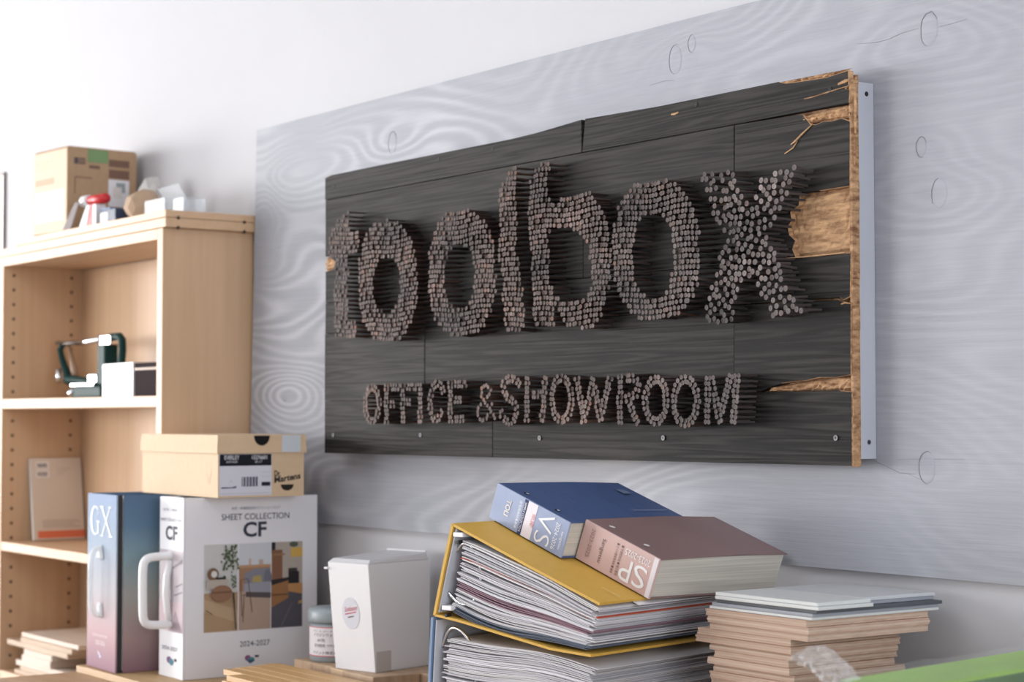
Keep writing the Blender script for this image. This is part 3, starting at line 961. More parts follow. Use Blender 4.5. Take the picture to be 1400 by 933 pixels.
def nail_geo(s, x, z, r, L, tilt, col, n=11):
    tx, tz = rng.gauss(0, tilt), rng.gauss(0, tilt)
    M = (Matrix.Translation((x, SY - L, z)) @ Matrix.Rotation(tx, 4, 'X') @ Matrix.Rotation(tz, 4, 'Z')
         @ Matrix.Rotation(math.radians(90), 4, 'X'))
    s.M = M
    s.col = col
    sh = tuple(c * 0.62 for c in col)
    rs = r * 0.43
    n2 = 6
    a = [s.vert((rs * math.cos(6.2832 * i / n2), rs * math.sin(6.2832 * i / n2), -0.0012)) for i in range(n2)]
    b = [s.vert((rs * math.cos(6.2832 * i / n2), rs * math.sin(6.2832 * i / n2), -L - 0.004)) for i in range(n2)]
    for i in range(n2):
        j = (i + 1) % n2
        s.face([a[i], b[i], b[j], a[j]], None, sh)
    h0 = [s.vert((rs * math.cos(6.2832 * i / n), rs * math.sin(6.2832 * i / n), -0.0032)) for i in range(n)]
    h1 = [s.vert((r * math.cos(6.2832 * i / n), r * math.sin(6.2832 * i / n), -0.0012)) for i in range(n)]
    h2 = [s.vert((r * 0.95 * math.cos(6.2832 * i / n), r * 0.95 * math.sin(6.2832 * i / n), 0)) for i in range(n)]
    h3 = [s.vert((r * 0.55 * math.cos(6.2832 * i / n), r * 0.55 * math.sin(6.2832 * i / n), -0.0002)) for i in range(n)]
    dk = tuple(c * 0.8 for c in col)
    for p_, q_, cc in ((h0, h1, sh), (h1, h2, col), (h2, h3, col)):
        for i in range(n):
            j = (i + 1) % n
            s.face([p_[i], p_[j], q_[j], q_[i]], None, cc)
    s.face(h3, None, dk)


nails.sort(key=lambda q: -q[0])
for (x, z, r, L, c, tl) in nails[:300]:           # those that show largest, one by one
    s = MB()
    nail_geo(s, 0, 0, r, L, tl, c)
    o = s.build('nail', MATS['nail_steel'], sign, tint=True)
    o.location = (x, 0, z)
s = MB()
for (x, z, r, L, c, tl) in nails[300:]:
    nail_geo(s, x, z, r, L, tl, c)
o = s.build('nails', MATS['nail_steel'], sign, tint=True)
o['kind'] = 'stuff'
o['label'] = 'rusty nails packed into letters'

# ------------------------------------------------------------------ bookcase
bc = thing('bookcase', 'tall birch bookcase with open shelves against the wall', 'bookcase', (-3.823, 0, 0))
BX = -3.823


def bcx(a, b):
    return (a[0] - BX, a[1], a[2]), (b[0] - BX, b[1], b[2])


def bpart(name, a, b, m='birch', bev=0.0012):
    a, b = bcx(a, b)
    return bx(name, a, b, MATS[m], bc, bev)


IL, IR, BF = -4.237, -3.416, -0.1995
bpart('side_panel', (-4.2620, BF, 0.0), (IL, -0.0015, 1.7700))
rp_ = bpart('side_panel', (IR, BF, 0.0), (-3.3915, -0.0015, 1.7700))
bpart('back_panel', (IL + 0.0003, -0.0075, 0.05), (IR - 0.0003, -0.0015, 1.7475))
bpart('top_rail', (IL + 0.0003, BF, 1.7485), (IR - 0.0003, -0.0080, 1.7698), 'birch_flat')
lo_ = bpart('top_board', (-4.2620, BF - 0.0015, 1.7705), (-3.3765, -0.0015, 1.7890), 'birch_flat')
up_ = bpart('top_board', (-4.1595, BF - 0.0015, 1.7897), (-3.3765, -0.0015, 1.8040), 'birch_flat')
bpart('shelf', (IL + 0.0005, BF + 0.001, 1.4205), (IR - 0.0005, -0.0080, 1.4430), 'birch_flat')
bpart('shelf', (IL + 0.0005, BF + 0.001, 1.0960), (IR - 0.0005, -0.0080, 1.1165), 'birch_flat')
bpart('shelf', (IL + 0.0005, BF + 0.001, 0.8030), (IR - 0.0005, -0.0080, 0.8234), 'birch_flat')
bpart('shelf', (IL + 0.0005, BF + 0.001, 0.4300), (IR - 0.0005, -0.0080, 0.4505), 'birch_flat')
bpart('bottom_board', (IL + 0.0005, BF + 0.001, 0.0500), (IR - 0.0005, -0.0080, 0.0720), 'birch_flat')
s = MB()
for yy in (-0.174, -0.033):
    z = 0.62
    while z < 1.73:
        for sh in (0.8132, 1.1063, 1.4318):
            if abs(z - sh) < 0.016:
                break
        else:
            s.M = Matrix.Translation((IL - BX, yy, z)) @ Matrix.Rotation(math.radians(90), 4, 'Y')
            s.lathe([(0.0036, -0.002), (0.0036, 0.0003)], 8)
        z += 0.0336
o = s.build('peg_holes', MATS['hole'], bc)
o['kind'] = 'stuff'
s = MB()
for yy in (-0.174, -0.030):
    for z in (1.7893, 1.7703):
        s.M = Matrix.Translation((-3.3763 - BX, yy, z)) @ Matrix.Rotation(math.radians(90), 4, 'Y')
        s.lathe([(0.0036, -0.002), (0.0036, 0.0003)], 8)
o = s.build('dowel_holes', MATS['hole'], bc)
o['kind'] = 'stuff'

# ------------------------------------------------------------------ tables
mat_grain('table_wood', (0.35, 0.22, 0.12), (0.48, 0.32, 0.19), along=(3, 30, 30), rough=0.5, bump=0.05)


def table(label, x0, x1, y0, y1, ztop):
    t = thing('work_table', label, 'table', ((x0 + x1) / 2, (y0 + y1) / 2, 0))
    hx, hy = (x1 - x0) / 2, (y1 - y0) / 2
    bx('table_top', (-hx, -hy, ztop - 0.028), (hx, hy, ztop), MATS['table_wood'], t, 0.002)
    for sx in (-1, 1):
        for sy in (-1, 1):
            cx, cy = sx * (hx - 0.05), sy * (hy - 0.05)
            bx('leg', (cx - 0.02, cy - 0.02, 0), (cx + 0.02, cy + 0.02, ztop - 0.028), MATS['black'], t)
    return t


TL, TR = 0.9250, 1.0000
table('wooden side table standing next to the bookcase', -3.385, -2.405, -0.62, -0.012, TL)
table('wooden table under the binders and sample boards', -2.39, -0.80, -0.72, -0.012, TR)

# ------------------------------------------------------------------ base board under the two sample books
bx_ = bx('wood_board', (-3.376, -0.376, TL + 0.0003), (-3.02, -0.03, 0.9380), mat_grain('tan_board', (0.42, 0.27, 0.13), (0.55, 0.37, 0.19), along=(4, 40, 40), rough=0.55), None, 0.001)
tag(bx_, 'flat tan wooden board under the tall sample books', 'board')
BB = 0.9384

# ------------------------------------------------------------------ white floor-sheet sample book
cf = thing('sample_book', 'tall white sample book with three room photos and a white handle', 'book', (-3.0657, -0.3094, BB), 89.1)
CW, CD, CH = 0.2680, 0.1000, 0.3200
mat('cf_white', (0.76, 0.76, 0.79), 0.45)
s = MB()
s.box((0, 0, 0), (0.0035, CD, CH))                              # spine
s.build('spine', MATS['cf_white'], cf, bevel=0.0012)
bx('front_cover', (0.0036, 0, 0), (CW, 0.0030, CH), MATS['cf_white'], cf, 0.0010)
bx('back_cover', (0.0036, CD - 0.0030, 0), (CW, CD, CH), MATS['cf_white'], cf, 0.0010)
bx('pages', (0.006, 0.0035, 0.004), (CW - 0.006, CD - 0.0035, CH - 0.005), MATS['white_pages'], cf)
RX, RZ = (1, 0, 0), (0, 0, 1)                                   # right-hand face: reads along +x
LX = (0, -1, 0)                                                 # left-hand face: reads along -y
navy = ink('navy', (38, 44, 62))
navy2 = ink('grey_text', (95, 98, 110))
text(cf, 'CF', (0.1165, 0, 0.2470), RX, RZ, 0.047, 0.0275, navy, bold=0.028)
text(cf, 'SHEET COLLECTION', (0.0735, 0, 0.2785), RX, RZ, 0.136, 0.0110, navy, bold=0.004)
text(cf, '住宅・各種施設向けクッションフロア', (0.093, 0, 0.2965), RX, RZ, 0.098, 0.0055, navy2)
text(cf, '2024-2027', (0.1110, 0, 0.0515), RX, RZ, 0.060, 0.0100, navy2, bold=0.006)
c = lambda *v: srgb(*v)
Z0, Z1 = 0.081, 0.236
P1, P2, P3 = (0.040, 0.1065), (0.1085, 0.1720), (0.1735, 0.237)
rg = random.Random(8)
ph = [(c(196, 196, 194), rect(P1[0], 0.150, P1[1], Z1)), (c(168, 142, 112), rect(P1[0], Z0, P1[1], 0.150)), (c(180, 156, 126), [(P1[0], 0.118), (P1[1], 0.095), (P1[1], 0.118), (P1[0], 0.140)])]
for k in range(90):
    u, v = rg.gauss(0.091, 0.008), rg.gauss(0.212, 0.014)
    if not (0.070 < u < 0.1055 and 0.176 < v < 0.2345):
        continue
    q_ = rg.uniform(0.75, 1.2)
    ph.append((tuple(w * q_ for w in c(84, 98, 72)), oval(u, v, rg.uniform(.0012, .0030), rg.uniform(.0015, .0035), 6)))
for k in range(22):
    ph.append((c(92, 104, 80), oval(0.096 + rg.uniform(-.004, .004), 0.180 - 0.0010 * k, .0016, .0018, 5)))
ph += [(c(120, 92, 72), oval(0.055, 0.184, 0.011, 0.011)), (c(205, 205, 203), oval(0.057, 0.184, 0.006, 0.006)), (c(60, 58, 58), rect(0.060, 0.174, 0.080, 0.178)),
       (c(176, 168, 158), rect(0.042, 0.158, 0.085, 0.174)), (c(140, 106, 84), oval(0.072, 0.149, 0.021, 0.015)), (c(108, 80, 62), rect(0.052, 0.150, 0.092, 0.1525)),
       (c(52, 50, 52), [(0.0935, 0.150), (0.0965, 0.150), (0.1010, 0.085), (0.0990, 0.085)]), (c(62, 56, 52), [(0.041, 0.120), (0.054, 0.112), (0.054, 0.1135), (0.041, 0.1215)])]
flat(cf, 'cover_photo', (0, 0, 0), RX, RZ, ph)
ph = [(c(198, 202, 208), rect(P2[0], 0.16, P2[1], Z1)), (c(174, 152, 136), rect(P2[0], Z0, P2[1], 0.150)), (c(156, 122, 98), rect(P2[0], 0.150, P2[1], 0.195)),
      (c(178, 140, 108), rect(P2[0], 0.192, P2[1], 0.197)), (c(190, 170, 160), rect(0.128, 0.197, 0.133, 0.209)), (c(180, 160, 150), rect(0.148, 0.197, 0.157, 0.206)),
      (c(128, 128, 138), [(0.120, 0.150), (0.1720, 0.146), (0.1720, 0.190), (0.140, 0.190), (0.120, 0.182)]), (c(112, 112, 122), oval(0.166, 0.172, 0.008, 0.016)),
      (c(150, 150, 160), [(0.118, 0.150), (0.1720, 0.146), (0.1720, 0.166), (0.118, 0.164)]), (c(168, 152, 96), [(0.134, 0.166), (0.155, 0.165), (0.152, 0.178), (0.136, 0.176)]),
      (c(86, 80, 82), [(0.122, 0.140), (0.1720, 0.136), (0.1720, 0.146), (0.122, 0.149)])]
for a, b in (((0.111, 0.170), (0.114, 0.105)), ((0.126, 0.170), (0.134, 0.112)), ((0.118, 0.145), (0.116, 0.095)), ((0.111, 0.142), (0.132, 0.145)), ((0.111, 0.170), (0.126, 0.172))):
    ph.append((c(98, 70, 54), [(a[0], a[1]), (a[0] + 0.0014, a[1] + 0.0012), (b[0] + 0.0014, b[1] + 0.0012), (b[0], b[1])]))
flat(cf, 'cover_photo', (0, 0, 0), RX, RZ, ph)
ph = [(c(172, 162, 152), rect(P3[0], 0.15, P3[1], Z1)), (c(86, 84, 92), rect(P3[0], Z0, P3[1], 0.150)), (c(38, 40, 50), rect(P3[0], 0.216, P3[0] + 0.008, Z1)),
      (c(128, 92, 70), rect(0.1745, 0.160, 0.196, 0.222)), (c(150, 112, 84), rect(0.178, 0.212, 0.201, 0.215)), (c(202, 164, 84), rect(0.213, 0.208, P3[1], 0.225)), (c(84, 92, 76), oval(0.219, 0.231, 0.009, 0.005)),
      (c(150, 108, 72), [(0.1735, 0.118), (0.208, 0.134), (0.208, 0.166), (0.1735, 0.160)]), (c(48, 44, 46), [(0.1735, 0.158), (0.208, 0.166), (0.212, 0.172), (0.1735, 0.168)]),
      (c(40, 38, 40), rect(0.208, 0.160, 0.230, 0.182)), (c(66, 58, 56), rect(0.208, 0.182, 0.226, 0.188)), (c(182, 136, 90), [(0.208, 0.146), (P3[1], 0.140), (P3[1], 0.160), (0.208, 0.160)]),
      (c(60, 50, 48), rect(0.1735, 0.140, 0.207, 0.1415)), (c(178, 146, 90), [(0.228, 0.122), (P3[1], 0.124), (P3[1], 0.128), (0.230, 0.128)]), (c(104, 102, 108), [(0.190, Z0), (0.215, 0.125), (0.217, 0.125), (0.194, Z0)])]
flat(cf, 'cover_photo', (0, 0, 0), RX, RZ, ph)
flat(cf, 'logo', (0, 0, 0), RX, RZ, [(c(140, 90, 130), oval(0.127, 0.031, 0.006, 0.005)), (c(84, 140, 150), oval(0.134, 0.027, 0.007, 0.005)), (c(60, 90, 120), [(0.124, 0.027), (0.140, 0.027), (0.132, 0.020)]),
                                   (c(70, 70, 84), rect(0.141, 0.031, 0.149, 0.035))])
text(cf, 'CF', (0, 0.0735, 0.2435), LX, RZ, 0.050, 0.0255, navy, bold=0.028)
text(cf, 'SHEET COLLECTION', (0, 0.0950, 0.2770), LX, RZ, 0.088, 0.0052, navy2)
text(cf, '住宅・施設', (0, 0.085, 0.2950), LX, RZ, 0.062, 0.0050, navy2)
text(cf, '2024-2027', (0, 0.0860, 0.0480), LX, RZ, 0.066, 0.0070, navy2, bold=0.006)
flat(cf, 'spine_photo', (0, 0, 0), LX, RZ, [(c(206, 198, 202), rect(-0.0990, 0.082, -0.001, 0.226)), (c(182, 174, 180), [(-0.099, 0.20), (-0.06, 0.226), (-0.099, 0.226)]), (c(214, 196, 202), rect(-0.099, 0.082, -0.001, 0.135)),
                                           (c(150, 142, 150), [(-0.03, 0.16), (-0.002, 0.168), (-0.002, 0.1705), (-0.03, 0.163)]), (c(150, 142, 150), [(-0.035, 0.145), (-0.002, 0.153), (-0.002, 0.1555), (-0.035, 0.148)]),
                                           (c(160, 152, 158), [(-0.05, 0.19), (-0.002, 0.205), (-0.002, 0.212), (-0.05, 0.194)]), (c(176, 160, 168), [(-0.06, 0.082), (-0.03, 0.12), (-0.001, 0.082)])])
flat(cf, 'logo', (0, 0, 0), LX, RZ, [(c(120, 90, 130), oval(-0.056, 0.031, 0.010, 0.006)), (c(84, 130, 145), oval(-0.046, 0.028, 0.010, 0.006)), (c(70, 70, 84), rect(-0.034, 0.030, -0.024, 0.035))])
s = MB()
pth = []
for (xx, zz) in ((0.004, 0.2160), (-0.030, 0.2155), (-0.047, 0.2130), (-0.0535, 0.2040), (-0.0545, 0.180), (-0.0540, 0.130), (-0.0530, 0.1060), (-0.046, 0.0965), (-0.030, 0.0945), (0.004, 0.0945)):
    pth.append((xx, 0.050, zz))
s.tube(MB.smooth_path(pth), 0.0075, 12)
h_ = s.build('handle', MATS['white_plastic'], cf, smooth=True)
s = MB()
s.tube([(-0.0015, 0.050, 0.208), (-0.008, 0.050, 0.180), (-0.010, 0.050, 0.150), (-0.007, 0.050, 0.118), (-0.0015, 0.050, 0.102)], [0.006, 0.0068, 0.007, 0.0068, 0.006], 8)
s.build('grip_plate', MATS['white_plastic'], h_, smooth=True)

# ------------------------------------------------------------------ blue-to-pink sample book
gx = thing('sample_book', 'tall sample book fading from slate blue to dusty pink with clear handle', 'book', (-3.2205, -0.3674, BB), 87.4)
GW, GD, GH = 0.200, 0.1440, 0.3210
spine_m = mat_gradient('gx_spine', [(0.0, srgb(150, 118, 132)), (0.22, srgb(188, 160, 162)), (0.45, srgb(180, 178, 182)), (0.72, srgb(156, 170, 186)), (1.0, srgb(148, 164, 190))], GH)
cover_m = mat_gradient('gx_cover', [(0.0, srgb(134, 104, 112)), (0.2, srgb(160, 136, 134)), (0.42, srgb(160, 158, 152)), (0.62, srgb(132, 154, 160)), (0.82, srgb(96, 122, 144)), (1.0, srgb(84, 108, 136))], GH)
bx('spine', (0, 0, 0), (0.0035, GD, GH), spine_m, gx, 0.0012)
bx('pages', (0.006, 0.006, 0.004), (GW - 0.004, GD - 0.006, GH - 0.006), MATS['white_pages'], gx)
bx('hinge', (0.0036, 0.0050, 0.0), (0.0140, 0.0058, GH), MATS['black'], gx)
bx('front_cover', (0.0145, 0.0004, 0), (GW, 0.0035, GH), cover_m, gx, 0.001)
bx('back_cover', (0.0036, GD - 0.0035, 0), (GW, GD, GH), cover_m, gx, 0.001)
wht = mat('ink_white', (0.85, 0.85, 0.86), 0.5)
def serif_pts(cx, cy, hw, hh):
    return rect(cx - hw, cy - hh, cx + hw, cy + hh)


gcol = (0.85, 0.85, 0.86)
GA = [(-0.1275 + 0.0225 + 0.0225 * math.cos(math.radians(a)), 0.2715 + 0.0270 * math.sin(math.radians(a))) for a in range(48, 318, 15)]
GB = [(-0.1275 + 0.0240 + 0.0165 * math.cos(math.radians(a)), 0.2715 + 0.0245 * math.sin(math.radians(a))) for a in range(312, 44, -15)]
flat(gx, 'lettering', (0, 0, 0), LX, RZ, [(gcol, GA + GB), (gcol, rect(-0.0905, 0.2830, -0.0885, 0.2985)), (gcol, rect(-0.0915, 0.2480, -0.0865, 0.2700)), (gcol, serif_pts(-0.0895, 0.2700, 0.0085, 0.0011)),
                                         (gcol, [(-0.0740, 0.2980), (-0.0670, 0.2980), (-0.0215, 0.2450), (-0.0285, 0.2450)]), (gcol, [(-0.0325, 0.2980), (-0.0285, 0.2980), (-0.0665, 0.2450), (-0.0705, 0.2450)]),
                                         (gcol, serif_pts(-0.0700, 0.2980, 0.0085, 0.0010)), (gcol, serif_pts(-0.0305, 0.2980, 0.0075, 0.0010)), (gcol, serif_pts(-0.0685, 0.2450, 0.0075, 0.0010)), (gcol, serif_pts(-0.0250, 0.2450, 0.0085, 0.0010))], lift=0.0006)
text(gx, '2023-2026', (0, 0.098, 0.0440), LX, RZ, 0.048, 0.0080, ink('pale_pink', (222, 205, 210)))
text(gx, 'FLOOR COLLECTION', (0, 0.112, 0.0590), LX, RZ, 0.072, 0.0045, ink('pale_pink', (222, 205, 210)))
flat(gx, 'logo', (0, 0, 0), LX, RZ, [(c(232, 236, 244), [(-0.088, 0.034), (-0.074, 0.026), (-0.070, 0.022), (-0.078, 0.020)]), (c(130, 150, 205), [(-0.084, 0.026), (-0.074, 0.018), (-0.078, 0.027)])])
s = MB()
s.tube(MB.smooth_path([(0.002, 0.074, 0.2230), (-0.012, 0.074, 0.2200), (-0.019, 0.074, 0.2080), (-0.0205, 0.074, 0.160), (-0.019, 0.074, 0.1130), (-0.012, 0.074, 0.1010), (0.002, 0.074, 0.0980)]), 0.0052, 10)
h_ = s.build('handle', mat_clear('clear_handle', (0.86, 0.87, 0.88), 0.38, 0.1), gx, smooth=True)
for zz in (0.2130, 0.1080):
    s = MB()
    s.hexa([(-0.0015, 0.060, zz - 0.012), (-0.0015, 0.088, zz - 0.012), (-0.0015, 0.082, zz + 0.014), (-0.0015, 0.066, zz + 0.014)],
           [(-0.0055, 0.064, zz - 0.009), (-0.0055, 0.084, zz - 0.009), (-0.0055, 0.080, zz + 0.010), (-0.0055, 0.068, zz + 0.010)])
    s.build('mount', MATS['clear_handle'], h_)

# ------------------------------------------------------------------ shoe box
sb = thing('shoe_box', 'kraft cardboard shoe box with label, lying across the tall sample books', 'box', (-3.0060, -0.2742, BB + 0.3213), 89.6)
SW, SL, SH = 0.1750, 0.3180, 0.1100
LZ = 0.0780
s = MB()
t_ = 0.0015
s.box((0.002, 0.002, 0), (SW - 0.002, SL - 0.002, 0.002))
for a, b in (((0.002, 0.002, 0.002), (SW - 0.002, 0.0035, SH - 0.004)), ((0.002, SL - 0.0035, 0.002), (SW - 0.002, SL - 0.002, SH - 0.004)),
             ((0.002, 0.0035, 0.002), (0.0035, SL - 0.0035, SH - 0.004)), ((SW - 0.0035, 0.0035, 0.002), (SW - 0.002, SL - 0.0035, SH - 0.004))):
    s.box(a, b)
s.build('box_body', MATS['kraft_pale'], sb)
s = MB()
s.hexa([(-0.0015, -0.0015, LZ), (SW + 0.0015, -0.0015, LZ), (SW + 0.0015, SL + 0.0025, LZ), (-0.0015, SL + 0.0025, LZ)],
       [(0, 0, SH), (SW, 0, SH), (SW, SL, SH), (0, SL, SH)])
s.f.pop(0); s.mi.pop(0); s.tint.pop(0)
lid = s.build('lid', MATS['kraft_pale'], sb)
m = lid.modifiers.new('wall', 'SOLIDIFY')
m.thickness = 0.0012
flat(sb, 'thumb_notch', (0, -0.0008, 0), RX, RZ, [(c(18, 18, 20), oval(0.086, SH - 0.0015, 0.0155, 0.0175, 20, 180, 360))], lift=0.0012)
flat(sb, 'tape', (0, -0.0008, 0), RX, RZ, [(c(196, 202, 206), rect(0.126, LZ + 0.001, 0.164, SH - 0.001))], lift=0.0012)
lab = [(c(206, 206, 214), rect(0.004, 0.003, 0.108, 0.0765)), (c(24, 26, 34), rect(0.005, 0.0555, 0.107, 0.0760))]
for k in range(16):
    w = (0.0016, 0.0009, 0.0024)[k % 3]
    lab.append((c(70, 68, 84), rect(0.048 + k * 0.0020, 0.019, 0.048 + k * 0.0020 + w * 0.7, 0.036)))
lab += [(c(36, 36, 46), rect(0.087, 0.0195, 0.1045, 0.0265)), (c(92, 88, 104), [(0.008, 0.016), (0.036, 0.0165), (0.038, 0.0205), (0.028, 0.018), (0.008, 0.0185)]),
        (c(150, 148, 160), [(0.024, 0.027), (0.029, 0.031), (0.0295, 0.0305), (0.0245, 0.0265)]), (c(168, 166, 176), rect(0.006, 0.0065, 0.104, 0.0071)),
        (c(168, 166, 176), rect(0.087, 0.036, 0.106, 0.0365)), (c(168, 166, 176), rect(0.087, 0.044, 0.106, 0.0445))]
flat(sb, 'box_label', (0, 0.002, 0), RX, RZ, lab)
lw = mat('ink_label_white', (0.72, 0.72, 0.74), 0.5)
text(sb, 'EVERLEY', (0.014, 0.002, 0.0665), RX, RZ, 0.029, 0.0075, lw, lift=0.001, bold=0.01)
text(sb, 'BLACK VEGAN', (0.018, 0.002, 0.0610), RX, RZ, 0.021, 0.0035, lw, lift=0.001)
text(sb, '15276601', (0.068, 0.002, 0.0665), RX, RZ, 0.030, 0.0075, lw, lift=0.001, bold=0.01)
text(sb, 'UK 6 7', (0.074, 0.002, 0.0605), RX, RZ, 0.014, 0.0040, lw, lift=0.001)
blk = ink('black', (30, 26, 22))
text(sb, 'Dr.', (0.113, 0.002, 0.0355), RX, RZ, 0.013, 0.0110, blk, bold=0.03)
text(sb, 'Martens', (0.113, 0.002, 0.0235), Vector((1, 0, 0.14)), RZ, 0.053, 0.0115, blk, bold=0.03)
flat(sb, 'emblem', (0, 0.002, 0), RX, RZ, [(c(40, 34, 28), oval(0.139, 0.021, 0.013, 0.011, 18, 180, 360))])
flat(sb, 'emblem', (0.002, 0, 0), LX, RZ, [(c(196, 168, 138), [(-0.046, 0.048), (-0.040, 0.036), (-0.034, 0.036), (-0.026, 0.050), (-0.029, 0.036), (-0.032, 0.024), (-0.038, 0.022), (-0.043, 0.030)])])

# ------------------------------------------------------------------ blocks, jar, bin
mat_grain('block_wood', (0.40, 0.27, 0.17), (0.56, 0.40, 0.27), along=(60, 60, 4), rough=0.7)
BZ = 0.9825


def block(label, x0, x1, y0, y1, z1, m='block_wood'):
    o = bx('wood_block', (-(x1 - x0) / 2, -(y1 - y0) / 2, 0), ((x1 - x0) / 2, (y1 - y0) / 2, z1 - TL - 0.0003), MATS[m], None, 0.0012)
    o.location = ((x0 + x1) / 2, (y0 + y1) / 2, TL + 0.0003)
    return tag(o, label, 'block', 'wood blocks under the jar and the white bin')


block('brown wood block carrying the grey paint jar', -2.9104, -2.7790, -0.1734, -0.060, BZ)
block('pale end-grain wood block between two brown blocks', -2.7775, -2.7290, -0.178, -0.050, BZ - 0.0005, 'kraft_pale')
block('brown wood block under the front of the white bin', -2.7275, -2.6300, -0.1850, -0.0950, BZ)
block('brown wood block under the back of the white bin', -2.7200, -2.5950, -0.0930, -0.0150, BZ)

jar = thing('paint_jar', 'grey plastic jar of paint with a white label on a wood block', 'jar', (-2.8580, -0.1230, BZ + 0.0003))
mat('jar_grey', srgb(150, 160, 165), 0.35)
JR = 0.0430
s = MB()
s.lathe([(JR - 0.003, 0), (JR, 0.003), (JR, 0.060), (JR - 0.004, 0.066)], 40)
s.build('jar_body', MATS['jar_grey'], jar, smooth=True)
s = MB()
s.lathe([(JR - 0.001, 0.0662), (JR + 0.003, 0.068), (JR + 0.0035, 0.074), (JR + 0.0035, 0.084), (JR + 0.001, 0.089), (JR - 0.004, 0.091)], 40)
s.build('lid', MATS['jar_grey'], jar, smooth=True)
s = MB()
for z0, z1, col in ((0.010, 0.0115, c(196, 90, 100)), (0.0115, 0.0585, c(222, 218, 220)), (0.0585, 0.0600, c(196, 90, 100))):
    for i in range(40):
        a0, a1 = 2 * math.pi * i / 40, 2 * math.pi * (i + 1) / 40
        q = JR + 0.0004
        s.poly([(q * math.cos(a0), q * math.sin(a0), z0), (q * math.cos(a1), q * math.sin(a1), z0), (q * math.cos(a1), q * math.sin(a1), z1), (q * math.cos(a0), q * math.sin(a0), z1)], 0, col)
s.build('paper_label', MATS['print'], jar, tint=True)


def curved_text(body, zz, ang_mid, width, height, m):
    o = text(jar, body, (0, 0, 0), (1, 0, 0), (0, 1, 0), width, height, m)
    if o:
        for v in o.data.vertices:
            a = ang_mid + (v.co.x - width / 2) / JR
            h = v.co.y
            v.co = ((JR + 0.0008) * math.cos(a), (JR + 0.0008) * math.sin(a), zz + h)


am = math.atan2(-1.75, 2.86) - 0.35
tx_ = ink('jar_text', (70, 70, 78))
curved_text('ベースコート塗料', 0.0515, am, 0.052, 0.0040, tx_)
curved_text('イマジンウォール', 0.0440, am, 0.050, 0.0055, tx_)
curved_text('水性', 0.0350, am - 0.2, 0.016, 0.0055, tx_)
curved_text('室内壁用 つや消し', 0.0260, am, 0.046, 0.0055, tx_)
curved_text('ペイント株式会社', 0.0140, am, 0.054, 0.0055, ink('black', (30, 26, 22)))

# white tapered bin with a folded lid and a round sticker
BW, BD2, BH = 0.0927, 0.1300, 0.178
bn = thing('paper_bin', 'white card bin with a round sticker beside the grey paint jar', 'bin', (-2.6693, -0.1566, BZ + 0.0003), 104.0)
# local x: to the back, local y: to the left; the front face leans outward
s = MB()
lo = [(0, 0, 0), (BD2, 0, 0), (BD2, BW, 0), (0, BW, 0)]
hi = [(-0.0185, -0.001, BH), (BD2, -0.001, BH), (BD2, BW + 0.001, BH), (-0.0185, BW + 0.001, BH)]
s.hexa(lo, hi)
s.build('bin_body', MATS['white_card'], bn, bevel=0.0012)
s = MB()
s.hexa([(-0.0175, -0.0005, BH + 0.0003), (BD2 - 0.002, -0.0005, BH + 0.0003), (BD2 - 0.002, BW, BH + 0.0003), (-0.0175, BW, BH + 0.0003)],
       [(-0.0100, 0.003, BH + 0.0060), (BD2 - 0.006, 0.002, BH + 0.012), (BD2 - 0.006, BW - 0.002, BH + 0.012), (-0.0100, BW - 0.003, BH + 0.0060)])
s.build('lid', mat('lid_card', (0.66, 0.66, 0.67), 0.35), bn, bevel=0.001)
s = MB()
s.box((BD2 - 0.010, 0.001, BH + 0.0123), (BD2 - 0.005, BW - 0.001, BH + 0.0150))
s.build('lid_ridge', MATS['white_card'], bn, bevel=0.0008)
s = MB()
s.box((-0.0225, BW - 0.001, BH - 0.012), (-0.0145, BW + 0.006, BH - 0.0085))
s.build('tab', MATS['white_card'], bn, bevel=0.0008)
sl = Vector((-0.0185, 0, BH)).normalized()
flat(bn, 'sticker', (-0.00985, 0, 0.095), (0, -1, 0), sl, [(c(212, 214, 222), oval(-0.0470, 0.0, 0.0200, 0.0265, 32))], lift=0.0006)
red = ink('red', (196, 40, 70))
text(bn, 'Sunbeam', (-0.00985, 0.0615, 0.0965), Vector((0, -1, 0)) + sl * 0.16, sl, 0.030, 0.0085, red, lift=0.001, shear=0.35)
flat(bn, 'underline', (-0.00985, 0, 0.095), (0, -1, 0), sl, [(c(196, 40, 70), [(-0.0600, -0.0030), (-0.034, 0.0025), (-0.034, 0.0040), (-0.0600, -0.0015)]), (c(90, 40, 60), [(-0.054, -0.008), (-0.040, -0.005), (-0.040, -0.0035), (-0.054, -0.0062)])], lift=0.001)
flat(bn, 'tape', (0, 0, 0), RX, RZ, [(c(196, 190, 186), rect(0.002, 0.002, 0.036, 0.034))], lift=0.0008)

